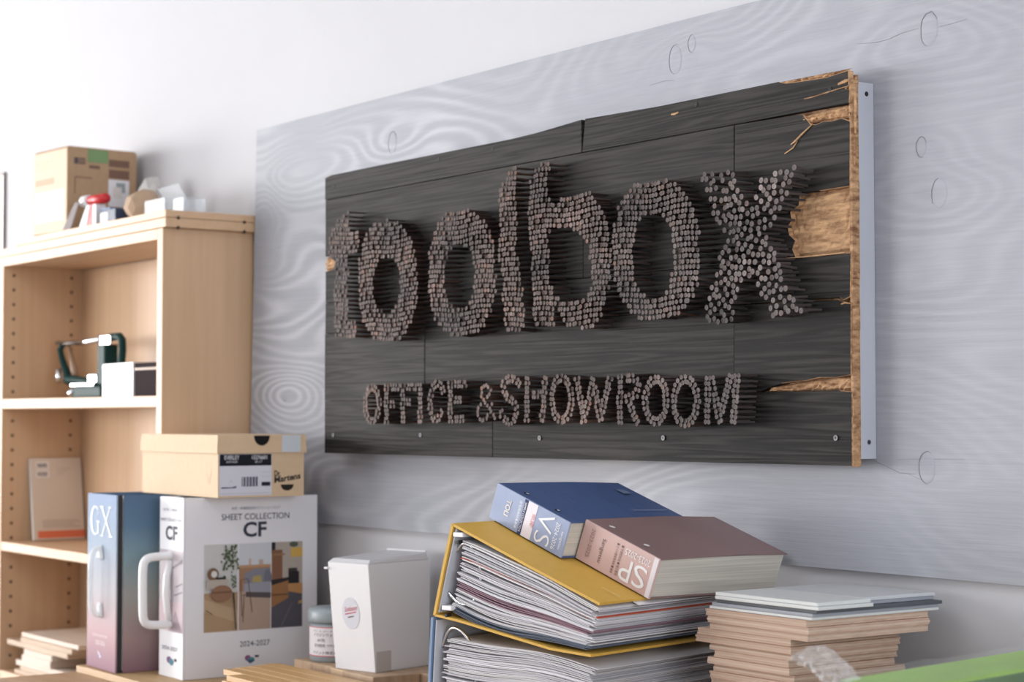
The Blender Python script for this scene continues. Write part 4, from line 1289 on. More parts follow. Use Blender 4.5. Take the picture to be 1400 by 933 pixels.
# ------------------------------------------------------------------ honey-coloured planks in front
mat_grain('honey_wood', (0.52, 0.30, 0.11), (0.68, 0.42, 0.18), along=(4, 50, 50), rough=0.45, bump=0.05)
rng = random.Random(21)
PZ = 0.9810
zz = TL + 0.0003
lev = 0
while zz + 0.0092 < PZ:
    last = zz + 0.0180 > PZ
    if last:
        xs_ = [(-2.800, -0.360, -0.330), (-2.872, -0.329, -0.303), (-2.880, -0.302, -0.276), (-2.884, -0.275, -0.247), (-2.890, -0.246, -0.215)]
    else:
        xs_ = [(-2.815 + rng.uniform(-.02, .02), -0.352, -0.286), (-2.85 + rng.uniform(-.02, .02), -0.284, -0.216)]
        if zz + 0.0279 > PZ:
            xs_[0] = (-2.812, -0.362, -0.286)
    for (x0, y0, y1) in xs_:
        o = bx('wood_plank', (0, y0, 0), (0.42 + rng.uniform(-.02, .01), y1, 0.0090), MATS['honey_wood'], None, 0.0008)
        o.location = (x0, 0, zz)
        tag(o, 'honey coloured wood strip in the top layer before the white sample book' if last else 'honey coloured wood strip beneath the top layer before the white sample book', 'plank', 'honey coloured wood strips')
    zz += 0.0093

# ------------------------------------------------------------------ ring binders full of sample sheets
D3 = Vector((-0.2234, 0.9747, 0)).normalized()
HH = Vector((-D3.y, D3.x, 0))
ZZ = Vector((0, 0, 1))


def lerp2(a, b, t):
    return (a[0] + (b[0] - a[0]) * t, a[1] + (b[1] - a[1]) * t)


def strip(s, prof, th, x0, x1, mi=0, col=None, capcol=None):
    """sheet bent along a profile in the (y, z) plane, extruded along x"""
    up, dn = [], []
    n = len(prof)
    for k, (y, z) in enumerate(prof):
        a, b = prof[max(0, k - 1)], prof[min(n - 1, k + 1)]
        ty, tz = b[0] - a[0], b[1] - a[1]
        L = math.hypot(ty, tz) or 1
        ny, nz = -tz / L * th / 2, ty / L * th / 2
        up.append((y + ny, z + nz))
        dn.append((y - ny, z - nz))
    A = [s.vert((x0, y, z)) for y, z in up]
    B = [s.vert((x0, y, z)) for y, z in dn]
    C_ = [s.vert((x1, y, z)) for y, z in up]
    D_ = [s.vert((x1, y, z)) for y, z in dn]
    for k in range(n - 1):
        s.face([A[k], A[k + 1], C_[k + 1], C_[k]], mi, col)
        s.face([B[k + 1], B[k], D_[k], D_[k + 1]], mi, col)
        s.face([A[k + 1], A[k], B[k], B[k + 1]], mi, col)
        s.face([C_[k], C_[k + 1], D_[k + 1], D_[k]], mi, col)
    s.face([A[0], C_[0], D_[0], B[0]], mi, capcol or col)
    s.face([C_[-1], A[-1], B[-1], D_[-1]], mi, capcol or col)


def fill_sheets(t, n, ring_lo, ring_hi, edge_lo, edge_hi, x1, seed, tints, sag):
    rg = random.Random(seed)
    s = MB()
    # groups of sheets with gaps between them near the rings
    pos = []
    v = 0.0
    while len(pos) < n:
        gsz = rg.randint(3, 7)
        for _ in range(gsz):
            pos.append(v)
            v += 1.0
        v += rg.uniform(0.6, 2.6)
    pos = [q / max(pos) for q in pos]
    for i, q in enumerate(pos):
        e = (i + 0.5) / len(pos)
        a = lerp2(ring_lo, ring_hi, q)
        b = lerp2(edge_lo, edge_hi, e)
        jit = rg.uniform(-0.006, 0.010)
        a = (a[0] + rg.uniform(-0.006, 0.006), a[1])
        b = (b[0] + jit, b[1])
        prof = []
        m = 12
        wob = rg.uniform(-1, 1) * 0.0006
        for k in range(m + 1):
            u = k / m
            y = a[0] + (b[0] - a[0]) * u
            ease = u * u * (3 - 2 * u)
            lin = a[1] + (b[1] - a[1]) * (0.45 * u + 0.55 * ease)
            z = lin + sag(e, u) + wob * math.sin(7 * u + i)
            prof.append((y, z))
        # fore-edge flattens out
        col = tints(rg, e, i)
        strip(s, prof, 0.0011 + 0.0003 * rg.random(), 0.004 + rg.uniform(0, 0.005), x1 - rg.uniform(0, 0.012), 0, col)
    o = s.build('sample_sheets', MATS['paper_sheets'], t, tint=True)
    o['kind'] = 'stuff'
    return o


def paper(rg):
    v = rg.uniform(0.50, 0.74)
    return (v, v * 0.985, v * rg.uniform(0.99, 1.04))


yb = thing('ring_binder', 'open-ended mustard yellow ring binder bulging with sample sheets', 'binder', M=frame((-1.8295, -0.3716, 1.1104), D3, HH, ZZ))
YL = 0.300
mat('mustard', srgb(208, 166, 76), 0.55, spec=0.3, var=0.03, vscale=(90, 90, 90))
mat('mustard_edge', srgb(216, 184, 104), 0.6)
s = MB()
strip(s, [(-0.0176, 0.0645), (0.10, 0.1058), (0.2260, 0.1515)], 0.0034, 0, YL)
s.build('top_cover', MATS['mustard'], yb)
s = MB()
strip(s, [(0.2260, 0.1520), (0.2430, 0.0920), (0.2585, 0.0320)], 0.0042, 0, YL)
s.build('spine', MATS['mustard'], yb)
s = MB()
strip(s, [(0.2570, 0.0325), (0.215, 0.0280), (0.14, 0.0165), (0.06, 0.0045), (-0.004, 0.0012)], 0.0030, 0, YL)
s.build('bottom_cover', MATS['mustard'], yb)
s = MB()
strip(s, [(0.2215, 0.1480), (0.2385, 0.0900), (0.2530, 0.0365)], 0.0022, 0.003, YL - 0.003)
s.build('lining', MATS['grey_lining'], yb)
s = MB()
strip(s, [(-0.005, 0.0665), (0.10, 0.1052), (0.2180, 0.1470)], 0.0016, 0.003, YL - 0.003)
s.build('lining', MATS['grey_lining'], yb)
for xx in (0.012, 0.145, 0.28):
    s = MB()
    s.tube(MB.smooth_path([(xx, 0.2440, 0.062), (xx, 0.222, 0.046), (xx, 0.196, 0.052), (xx, 0.184, 0.086), (xx, 0.196, 0.120), (xx, 0.216, 0.130), (xx, 0.2300, 0.116)]), 0.0022, 8)
    s.build('ring', MATS['chrome'], yb, smooth=True)
for yy, z0 in ((0.2200, 0.1395), (0.2400, 0.0440)):
    bx('clip', (0.0, yy - 0.012, z0 - 0.004), (0.018, yy + 0.005, z0 + 0.002), MATS['white_plastic'], yb, 0.001)
    s = MB()
    s.M = Matrix.Translation((0.002, yy - 0.003, z0 - 0.0105)) @ Matrix.Rotation(math.radians(-90), 4, 'Y')
    s.lathe([(0.0024, -0.006), (0.0024, 0.0025)], 10)
    s.build('rivet', MATS['black'], yb)


def y_tints(rg, e, i):
    if 0.74 < e < 0.77:
        return srgb(196, 92, 66)
    if 0.36 < e < 0.44:
        v = rg.uniform(0.9, 1.05)
        return tuple(q * v for q in srgb(150, 122, 132))
    if e < 0.10:
        return srgb(96, 104, 118)
    return paper(rg)


fill_sheets(yb, 62, (0.2290, 0.0385), (0.2080, 0.1310), (0.0040, 0.0070), (-0.0080, 0.0590), YL - 0.004, 4, y_tints,
            lambda e, u: (-0.010 + 0.016 * e) * math.sin(math.pi * u) * (1 - 0.4 * u) - 0.004 * math.sin(2 * math.pi * u))
s = MB()
strip(s, [(-0.0240, 0.0590), (0.06, 0.0905), (0.11, 0.1080)], 0.0012, 0.07, YL - 0.002)
s.build('loose_sheet', MATS['white_card'], yb)
text(yb, 'SAMPLE BOOK', (0.040, 0.0130, 0.0783), Vector((0, -0.942, -0.336)), Vector((1, 0, 0)), 0.030, 0.0045, ink('pale_gold', (226, 200, 140)), lift=0.0022)

blb = thing('ring_binder', 'grey-blue ring binder packed with white sheets under the yellow binder', 'binder', M=frame((-1.8295, -0.3716, TR + 0.0003), D3, HH, ZZ))
mat('dusty_blue', srgb(112, 136, 168), 0.5)
s = MB()
strip(s, [(0.2620, 0.1395), (0.2665, 0.075), (0.2700, 0.0010)], 0.0040, 0, YL)
s.build('spine', MATS['dusty_blue'], blb)
s = MB()
strip(s, [(0.2690, 0.0022), (0.13, 0.0018), (-0.012, 0.0018)], 0.0030, 0, YL)
s.build('bottom_cover', MATS['dusty_blue'], blb)
s = MB()
strip(s, [(0.2570, 0.1360), (0.2615, 0.075), (0.2650, 0.0050)], 0.0022, 0.003, YL - 0.003)
s.build('lining', MATS['grey_lining'], blb)
for xx in (0.016, 0.145, 0.28):
    s = MB()
    s.tube(MB.smooth_path([(xx, 0.2590, 0.100), (xx, 0.2450, 0.128), (xx, 0.222, 0.124), (xx, 0.200, 0.100), (xx, 0.195, 0.060), (xx, 0.210, 0.026), (xx, 0.2600, 0.018)]), 0.0024, 8)
    s.build('ring', MATS['chrome'], blb, smooth=True)
fill_sheets(blb, 74, (0.2480, 0.0060), (0.2400, 0.1130), (0.0040, 0.0060), (-0.0060, 0.0950), YL - 0.004, 9, lambda rg, e, i: paper(rg),
            lambda e, u: 0.005 * e * math.sin(math.pi * u) - 0.003 * math.sin(2 * math.pi * u))

# ------------------------------------------------------------------ two thick books lying on the sloping yellow cover
E2 = Vector((-2.0518 + 1.8123, -0.4226 + 0.3677, 1.2628 - 1.1755)).normalized()
NN = D3.cross(E2).normalized()


def book_frame(o, turn):
    R = Matrix.Rotation(math.radians(turn), 3, NN)
    return frame(Vector(o) + NN * 0.0032, R @ D3, R @ E2, NN)


def thick_book(name, label, M, W, L, T, cover, spine, pages, curl=0.0):
    t = thing(name, label, 'book', M=M)
    s = MB()                                                    # page block with slightly swollen layers
    s.box((0.0025, 0.0030, 0.0016), (W - 0.004, L - 0.003, T - 0.0016))
    s.build('page_block', pages, t)
    s = MB()
    prof = [(0, T - 0.0005), (W * 0.25, T + 0.0005), (W * 0.6, T + 0.0012 + curl), (W, T - 0.0005)]
    A = [(x, z) for x, z in prof]
    lo_, hi_ = [], []
    for k in range(len(A) - 1):
        (xa, za), (xb, zb) = A[k], A[k + 1]
        s.hexa([(xa, 0, za - 0.0012), (xb, 0, zb - 0.0012), (xb, L, zb - 0.0012), (xa, L, za - 0.0012)],
               [(xa, 0, za), (xb, 0, zb), (xb, L, zb), (xa, L, za)])
    s.build('front_cover', cover, t)
    bx('back_cover', (0, 0, 0), (W, L, 0.0014), cover, t)
    bx('spine', (-0.0012, 0, 0), (0.0016, L, T - 0.0004), spine, t, 0.0006)
    return t


NX, NY = Vector((0, 0, -1)), Vector((0, -1, 0))                 # lettering that runs down the spine
vb = thick_book('thick_book', 'thick blue book with pale blue spine lying on the yellow binder', book_frame((-1.9438, -0.3268, 1.2178), -4.0),
                0.236, 0.1410, 0.0490, mat('book_blue', srgb(70, 90, 132), 0.5, var=0.10, vscale=(300, 12, 10)), mat('spine_blue', srgb(156, 168, 196), 0.55, spec=0.25, var=0.06, vscale=(20, 20, 30)), MATS['cream_pages'])
flat(vb, 'spine_band', (-0.0012, 0, 0), (0, -1, 0), (0, 0, 1), [(c(232, 226, 232), rect(-0.0780, 0.0003, -0.0600, 0.0480)), (c(58, 70, 110), rect(-0.0850, 0.0003, -0.0782, 0.0480))])
text(vb, 'VS', (-0.0012, 0.0540, 0.0450), NX, NY, 0.042, 0.0280, wht, lift=0.0008, bold=-0.01)
text(vb, '2024-2026', (-0.0012, 0.0215, 0.0410), NX, NY, 0.036, 0.0070, wht, lift=0.0008)
text(vb, 'sangetsu', (-0.0012, 0.0105, 0.0330), NX, NY, 0.024, 0.0050, wht, lift=0.0008)
text(vb, 'TOLI', (-0.0012, 0.1160, 0.0360), NX, NY, 0.022, 0.0090, mat('ink_cream', (0.75, 0.70, 0.62), 0.5), lift=0.0008, bold=0.02)
text(vb, 'VINYL SHEET', (-0.0012, 0.0660, 0.0350), NX, NY, 0.018, 0.0060, red, lift=0.0008)
text(vb, 'SAMPLE COLLECTION', (-0.0012, 0.0838, 0.0440), NX, NY, 0.040, 0.0040, wht, lift=0.0008)
text(vb, '住宅用床材見本帳', (-0.0012, 0.0930, 0.0430), NX, NY, 0.038, 0.0050, wht, lift=0.0008)
for yy in (0.040, 0.100):
    flat(vb, 'eyelet', (0, 0, 0.0494), (1, 0, 0), (0, 1, 0), [(c(20, 22, 34), oval(0.014, yy, 0.0040, 0.0040, 14)), (c(200, 204, 214), oval(0.0145, yy - 0.001, 0.0024, 0.0024, 12))], lift=0.0006)
flat(vb, 'cover_mark', (0, 0, 0.0500), (1, 0, 0), (0, 1, 0), [(c(110, 124, 150), rect(0.196, 0.092, 0.212, 0.108)), (c(140, 152, 180), rect(0.150, 0.030, 0.2200, 0.0318))], lift=0.0016)

spb = thick_book('thick_book', 'thick mauve brown book with pink spine lying on the yellow binder', book_frame((-1.8231, -0.2814, 1.1723), -4.0),
                 0.258, 0.1335, 0.0535, mat('book_mauve', srgb(136, 110, 108), 0.5, var=0.05, vscale=(14, 5, 5)), mat('spine_pink', srgb(206, 174, 168), 0.5, var=0.02, vscale=(20, 20, 20)), MATS['cream_pages'], 0.0006)
flat(spb, 'spine_band', (-0.0012, 0, 0), (0, -1, 0), (0, 0, 1), [(c(232, 226, 228), rect(-0.0085, 0.0003, -0.0010, 0.0525))])
UX, UY = Vector((0, 1, 0)), Vector((0, 0, -1))                  # upside-down lettering
text(spb, 'S', (-0.0012, 0.0130, 0.0340), UX, UY, 0.0220, 0.0285, wht, lift=0.0008)
text(spb, 'P', (-0.0012, 0.0385, 0.0330), UX, UY, 0.0195, 0.0285, wht, lift=0.0008)
text(spb, '2023-2025', (-0.0012, 0.0120, 0.0455), UX, UY, 0.0440, 0.0085, wht, lift=0.0008)
tb = ink('brown_text', (104, 78, 76))
text(spb, 'Sangetsu', (-0.0012, 0.0980, 0.0420), NX, NY, 0.032, 0.0075, tb, lift=0.0008)
text(spb, '2023-2025', (-0.0012, 0.1180, 0.0470), NX, NY, 0.038, 0.0060, ink('mauve_text', (160, 126, 124)), lift=0.0008)
text(spb, '■ ビニル壁紙見本帳 ■ 量産', (-0.0012, 0.0720, 0.0460), NX, NY, 0.040, 0.0045, tb, lift=0.0008)
text(spb, '■ 不燃認定品 ■ 施工要領', (-0.0012, 0.0640, 0.0460), NX, NY, 0.040, 0.0045, tb, lift=0.0008)
for yy in (0.042, 0.104):
    flat(spb, 'eyelet', (0, 0, 0.0538), (1, 0, 0), (0, 1, 0), [(c(226, 218, 214), oval(0.018, yy, 0.0042, 0.0042, 16))], lift=0.0006)
flat(spb, 'crease', (0, 0, 0.0540), (1, 0, 0), (0, 1, 0), [(c(156, 132, 132), rect(0.0290, 0.001, 0.0298, 0.1325)), (c(156, 130, 130), rect(0.1500, 0.001, 0.1506, 0.1325))], lift=0.0009)

# ------------------------------------------------------------------ pile of sample boards
mat_grain('sample_ply', (0.47, 0.31, 0.225), (0.63, 0.455, 0.345), along=(6, 40, 160), rough=0.7, bump=0.1)
mat_grain('sample_ply_pale', (0.55, 0.41, 0.31), (0.66, 0.52, 0.41), along=(6, 40, 160), rough=0.7, bump=0.1)
rng = random.Random(31)
ST = 1.1880


def board(name, label, x0, x1, y0, y1, z0, z1, mats, cat='board', group=None, turn=0.0, plies=False):
    cx, cy = (x0 + x1) / 2, (y0 + y1) / 2
    if plies:
        t = thing(name, label, cat, (cx, cy, z0), turn, group)
        h = (z1 - z0) / 3
        for k in range(3):
            e = rng.uniform(-0.0006, 0.0006)
            bx('ply', (x0 - cx + e, y0 - cy + e, h * k + 0.00005), (x1 - cx - e, y1 - cy - e, h * (k + 1) - 0.00005), mats[k % 2], t)
        return t
    o = bx(name, (x0 - cx, y0 - cy, 0), (x1 - cx, y1 - cy, z1 - z0), mats, None, 0.0006)
    o.location = (cx, cy, z0)
    o.rotation_euler[2] = math.radians(turn)
    return tag(o, label, cat, group)


wb = mat('board_white', srgb(208, 210, 208), 0.45)
gb = mat('board_grey', srgb(150, 154, 162), 0.45)
dg_ = mat('board_dark', srgb(78, 82, 88), 0.5)
z = ST
GW_ = 'white sample boards on the board pile'
board('sample_board', 'topmost narrow white sample board on the front of the board pile', -1.7460, -1.5720, -0.2400, -0.1530, z - 0.0042, z, wb, group=GW_)
board('sample_board', 'topmost pale grey board lying behind the narrow white boards', -1.7480, -1.5870, -0.1510, -0.0260, z - 0.0042, z, mat('board_pale', srgb(196, 198, 200), 0.5), group=GW_)
z -= 0.0044
board('sample_board', 'narrow white sample board second in the board pile', -1.7450, -1.5685, -0.2420, -0.1520, z - 0.0042, z, wb, group=GW_)
board('sample_board', 'dull grey board under the pale grey board at the back', -1.7470, -1.5885, -0.1505, -0.0265, z - 0.0042, z, gb, group=GW_)
z -= 0.0044
board('sample_board', 'thin dark grey sample board inside the board pile', -1.7460, -1.5740, -0.2390, -0.0275, z - 0.0040, z, dg_)
z -= 0.0042
board('sample_board', 'grey sample board under the dark grey one in the pile', -1.7520, -1.5790, -0.2405, -0.0300, z - 0.0042, z, gb)
z -= 0.0044
board('sample_board', 'white sample board lying directly on the wooden boards', -1.7560, -1.5800, -0.2410, -0.0270, z - 0.0034, z, wb)
z -= 0.0036
n = 20
hgt = (z - TR - 0.0004) / n
pm = (MATS['sample_ply'], MATS['sample_ply_pale'])
for k in range(n):
    if k < 3:
        x0, x1, y1 = -1.7600 + 0.002 * k, -1.5865 + (0.003 if k == 1 else 0), -0.0400
    elif k < 5:
        x0, x1, y1 = -1.7800, -1.6160 + 0.003 * (k - 3), -0.0600
    else:
        x0, x1, y1 = -1.7550 + rng.uniform(-.005, .006), -1.6150 + rng.uniform(-.006, .003), -0.060 + rng.uniform(-.012, .008)
    board('wood_sample', ('plywood sample in the trio right under the white board' if k < 3 else 'plywood sample jutting out further than the rest of the pile' if k < 5 else 'plywood sample in the lower pile beneath the jutting ones'), x0, x1, -0.2420 + rng.uniform(-.001, .003), y1, z - hgt + 0.0002, z - 0.0001, pm,
          'board', 'plywood samples in the board pile', rng.uniform(-0.5, 0.5), plies=True)
    z -= hgt

# ------------------------------------------------------------------ green package in clear wrap
gp = thing('green_package', 'flat green package in clear wrap standing by the sample boards', 'package', (-1.309, -0.4748, TR + 0.0003), 98.6)
GL, GT, GHt = 0.42, 0.052, 0.1500
mat('green_lit_top', srgb(150, 186, 92), 0.5, var=0.12, vscale=(9, 30, 20))  # top coloured brighter as if lit, the side below coloured as shaded
mat('green_shaded_side', srgb(92, 116, 84), 0.55, var=0.15, vscale=(10, 10, 14))
s = MB()
s.hexa([(0, -GT, 0), (GL, -GT, 0), (GL, 0, 0), (0, 0, 0)], [(0.004, -GT, GHt - 0.012), (GL, -GT, GHt - 0.012), (GL, 0, GHt - 0.001), (0.0, 0, GHt - 0.001)])
pk = s.build('pack', [MATS['green_shaded_side'], MATS['green_lit_top']], gp, bevel=0.003)
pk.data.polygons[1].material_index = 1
s = MB()
n1, n2 = 26, 6
grid = []
rng = random.Random(77)
for i in range(n1 + 1):
    row = []
    for j in range(n2 + 1):
        u, v = i / n1, j / n2
        yy = 0.004 - (GT + 0.006) * v
        row.append(s.vert((-0.006 + (GL + 0.004) * u, yy, GHt + 0.0025 - 0.011 * v + rng.uniform(-0.0012, 0.0016))))
    grid.append(row)
for i in range(n1):
    for j in range(n2):
        s.face([grid[i][j], grid[i + 1][j], grid[i + 1][j + 1], grid[i][j + 1]])
s.build('clear_wrap', MATS['thin_wrap'], gp, smooth=True)
s = MB()
grid = []
tip = [(-1.3700, 1.1630), (-1.3350, 1.1790)]
n1, n2 = 14, 10
gm = gp.matrix_basis.inverted()
inv = (Matrix.Translation((-1.309, -0.4748, TR + 0.0003)) @ Matrix.Rotation(math.radians(98.6), 4, 'Z')).inverted()
for i in range(n1 + 1):
    u = i / n1
    row = []
    for j in range(n2 + 1):
        v = j / n2
        a = Vector((-1.3690, -0.4800, 1.1610)).lerp(Vector((-1.3330, -0.4740, 1.1800)), v)
        b = Vector((-1.3130, -0.4740, 1.1350)).lerp(Vector((-1.2920, -0.4600, 1.1500)), v)
        p_ = a.lerp(b, u)
        p_ += Vector((rng.uniform(-.002, .002), rng.uniform(-.004, .004) - 0.012 * math.sin(math.pi * v), rng.uniform(-.0020, .0020) + 0.005 * math.sin(math.pi * u)))
        row.append(s.vert(inv @ p_))
    grid.append(row)
for i in range(n1):
    for j in range(n2):
        s.face([grid[i][j], grid[i + 1][j], grid[i + 1][j + 1], grid[i][j + 1]])
s.build('film_end', MATS['crumpled_film'], gp, smooth=False)

# ------------------------------------------------------------------ on the bookcase shelves
# book leaning on the left side panel
a_l = math.atan2(0.030, 0.190)
bk = thing('paperback', 'cream paperback with an orange band leaning inside the bookcase', 'book',
           M=frame((-4.1940, -0.1360, 1.1186), (0, 1, 0), (-math.cos(a_l), 0, -math.sin(a_l)), (-math.sin(a_l), 0, math.cos(a_l))))
# local x: along the cover (to the wall), local y: into the book, local z: up the cover
mat('cream_cover', srgb(214, 200, 184), 0.5)
bx('front_cover', (0, 0, 0), (0.124, 0.0006, 0.190), MATS['cream_cover'], bk)
bx('pages', (0.0004, 0.0007, 0.0006), (0.1225, 0.0100, 0.1890), MATS['white_pages'], bk)
bx('back_cover', (0, 0.0101, 0), (0.124, 0.0107, 0.190), MATS['cream_cover'], bk)
flat(bk, 'orange_band', (0, 0, 0), (1, 0, 0), (0, 0, 1), [(c(222, 120, 88), rect(0.010, 0.004, 0.1238, 0.021))])
for k in range(5):
    flat(bk, 'print_line', (0, 0, 0), (1, 0, 0), (0, 0, 1), [(c(176, 160, 148), rect(0.022, 0.028 + k * 0.004, 0.115 - 0.008 * (k % 3), 0.0295 + k * 0.004))])
for (u, v) in ((0.016, 0.168), (0.016, 0.148)):
    pr = [(c(232, 226, 220), rect(u - 0.003, v - 0.003, u + 0.028, v + 0.014))]
    for k in range(9):
        pr.append((c(110, 100, 96), rect(u + k * 0.0027, v, u + k * 0.0027 + 0.0016, v + 0.010)))
    flat(bk, 'barcode', (0, 0, 0), (1, 0, 0), (0, 0, 1), pr)
for k in range(3):
    flat(bk, 'print_line', (0, 0, 0), (1, 0, 0), (0, 0, 1), [(c(190, 176, 160), rect(0.062, 0.164 - k * 0.006, 0.098 - 0.01 * k, 0.1655 - k * 0.006))])

# small boards on the lowest visible shelf
mat_grain('offcut_pale', (0.60, 0.49, 0.40), (0.72, 0.61, 0.51), along=(6, 40, 60), rough=0.7, bump=0.08)
mat_grain('offcut_brown', (0.46, 0.33, 0.23), (0.58, 0.44, 0.32), along=(6, 40, 60), rough=0.7, bump=0.08)
rng = random.Random(12)
z = 0.8238
OFF = [(-4.170, -3.86, 0.010, 'offcut_brown'), (-4.140, -3.80, 0.009, 'offcut_brown'), (-4.165, -3.79, 0.012, 'offcut_pale'), (-4.120, -3.955, 0.016, 'offcut_pale'), (-4.105, -3.945, 0.014, 'offcut_pale'),
       (-4.2150, -3.865, 0.012, 'offcut_brown'), (-4.130, -3.840, 0.012, 'offcut_brown'), (-4.135, -3.815, 0.010, 'offcut_pale')]
for k, (x0, x1, h, mm) in enumerate(OFF):
    cx = (x0 + x1) / 2
    o = bx('wood_offcut', (x0 - cx, -0.085, 0), (x1 - cx, 0.085, h - 0.0003), MATS[mm], None, 0.001)
    o.location = (cx, -0.104 + rng.uniform(-.004, .004), z)
    tag(o, ('thin brown offcut' if mm == 'offcut_brown' else 'pale wooden offcut') + (' at the bottom of the offcut pile on the shelf' if k < 3 else ' in the middle of the offcut pile on the shelf' if k < 5 else ' on top of the offcut pile on the shelf'), 'board', 'wooden offcuts on the bookcase shelf')
    z += h

# green and chrome desk machine
SHZ = 1.4433
mc = thing('desk_machine', 'small dark green cast metal desk machine with chrome bar on the shelf', 'machine', (-3.94, -0.100, SHZ))
mat('machine_green', (0.015, 0.045, 0.042), 0.5, spec=0.06)
mx_ = lambda x: x + 3.94
gz = lambda v: v - SHZ
s = MB()
s.box((mx_(-4.010), -0.026, 0), (mx_(-3.852), 0.026, 0.0260))
s.build('base', MATS['machine_green'], mc, bevel=0.004)
s = MB()
s.box((mx_(-3.895), -0.016, 0.0262), (mx_(-3.855), 0.016, gz(1.560)))
s.build('post', MATS['machine_green'], mc, bevel=0.004)
bx('slide_plate', (mx_(-4.022), -0.024, 0.0262), (mx_(-3.8955), 0.020, 0.0325), MATS['chrome'], mc, 0.001)
bx('stop_block', (mx_(-3.938), -0.018, 0.0327), (mx_(-3.8960), 0.014, 0.0520), MATS['chrome'], mc, 0.002)
s = MB()
s.tube([(mx_(-3.955), -0.006, 0.045), (mx_(-3.925), -0.006, 0.045)], 0.008, 12)
s.build('knob', MATS['chrome'], mc, smooth=True)
s = MB()
s.tube([(mx_(-4.032), -0.02, 0.012), (mx_(-4.006), -0.02, 0.012)], 0.010, 12)
s.build('knob', MATS['chrome'], mc, smooth=True)
s = MB()
s.tube([(mx_(-4.040), 0, gz(1.5680)), (mx_(-3.990), 0, gz(1.5695)), (mx_(-3.885), 0, gz(1.5730))], [0.0065, 0.0065, 0.0080], 10)
s.build('chrome_bar', MATS['chrome'], mc, smooth=True)
bx('bar_clamp', (mx_(-3.888), -0.013, gz(1.5565)), (mx_(-3.838), 0.013, gz(1.5800)), MATS['chrome'], mc, 0.003)
s = MB()
s.tube([(mx_(-3.860), 0.0, gz(1.5750)), (mx_(-3.812), 0, gz(1.5750)), (mx_(-3.800), 0, gz(1.5680)), (mx_(-3.797), 0, gz(1.545)), (mx_(-3.805), 0, gz(1.505)), (mx_(-3.812), 0, gz(1.4440) + 0.006)], 0.0085, 10)
s.build('rear_arm', MATS['machine_green'], mc, smooth=True)
s = MB()
s.tube([(mx_(-4.120), 0, gz(1.5680)), (mx_(-4.140), 0, gz(1.5560)), (mx_(-4.128), 0, gz(1.5350)), (mx_(-4.100), 0, gz(1.5020)), (mx_(-4.092), 0, gz(1.4860)), (mx_(-4.060), 0, gz(1.4850)), (mx_(-3.985), 0, gz(1.4800)), (mx_(-3.945), 0, gz(1.4800))],
       [0.006, 0.007, 0.0075, 0.009, 0.012, 0.011, 0.009, 0.006], 10)
s.build('swing_arm', MATS['machine_green'], mc, smooth=True)
s = MB()
s.tube([(mx_(-4.125), -0.010, gz(1.5110)), (mx_(-4.118), -0.010, gz(1.4800))], 0.0075, 10)
s.build('grip', MATS['chrome'], mc, smooth=True)
s = MB()
s.tube([(mx_(-4.158), 0, gz(1.5720)), (mx_(-4.120), 0, gz(1.5690)), (mx_(-4.042), 0, gz(1.5690))], [0.005, 0.0045, 0.005], 8)
s.build('link_rod', mat('dark_steel', (0.20, 0.17, 0.16), 0.35, metal=0.8), mc, smooth=True)
s = MB()
s.tube([(mx_(-4.105), 0.006, gz(1.5640)), (mx_(-4.070), 0.006, gz(1.5100)), (mx_(-4.062), 0.006, gz(1.4870))], [0.004, 0.009, 0.006], 8)
s.build('pawl', mat('horn_brown', (0.30, 0.19, 0.12), 0.4), mc, smooth=True)

wbx = thing('small_box', 'small white box beside the green desk machine', 'box', (-3.7100, -0.120, SHZ))
bx('box_body', (-0.0770, -0.0300, 0), (0.0770, 0.0300, 0.0600), MATS['white_plastic'], wbx, 0.0015)
s = MB()
s.hexa([(-0.0775, -0.0310, 0.0602), (0.0775, -0.0310, 0.0602), (0.0775, 0.0310, 0.0602), (-0.0775, 0.0310, 0.0602)],
       [(-0.0740, -0.0305, 0.0700), (0.0770, -0.0305, 0.0715), (0.0770, 0.0305, 0.0715), (-0.0740, 0.0305, 0.0700)])
s.build('lid', MATS['white_plastic'], wbx, bevel=0.001)
flat(wbx, 'catch', (0, -0.0300, 0), (1, 0, 0), (0, 0, 1), [(c(150, 150, 156), rect(-0.015, 0.004, 0.022, 0.009))])
dbx = thing('small_box', 'small dark brown box squeezed between white box and bookcase side', 'box', (-3.5700, -0.1000, SHZ))
bx('box_body', (-0.055, -0.050, 0), (0.055, 0.050, 0.0540), mat('dark_brown', (0.03, 0.02, 0.022), 0.8, spec=0.05), dbx, 0.001)
bx('band', (-0.0552, -0.0502, 0.0542), (0.0552, 0.0502, 0.0590), mat('band_brown', (0.25, 0.13, 0.05), 0.5), dbx)
bx('lid', (-0.0555, -0.0505, 0.0592), (0.0555, 0.0505, 0.0690), MATS['dark_brown'], dbx, 0.001)

# ------------------------------------------------------------------ on top of the bookcase
TOPZ = 1.8043
ct = thing('cardboard_box', 'brown cardboard box with green tape on top of the bookcase', 'box', (-3.8928, -0.1890, TOPZ), 94.6)
KX, KY, KZ = 0.1690, 0.1580, 0.1830
s = MB()
s.box((0, 0, 0), (KX, KY, KZ))
s.build('box_body', MATS['kraft'], ct, bevel=0.0015)
s = MB()
s.box((KX * 0.02, 0.001, KZ + 0.0002), (KX * 0.98, KY * 0.49, KZ + 0.0030))
s.build('flap', MATS['kraft'], ct)
s = MB()
s.box((KX * 0.02, KY * 0.505, KZ + 0.0002), (KX * 0.98, KY - 0.001, KZ + 0.0030))
s.build('flap', MATS['kraft'], ct)
pi_ = c(120, 92, 78)
flat(ct, 'green_tape', (0, 0, 0), RX, RZ, [(c(122, 148, 104), rect(0.0480, 0.1540, 0.0980, 0.1825))], lift=0.0006)
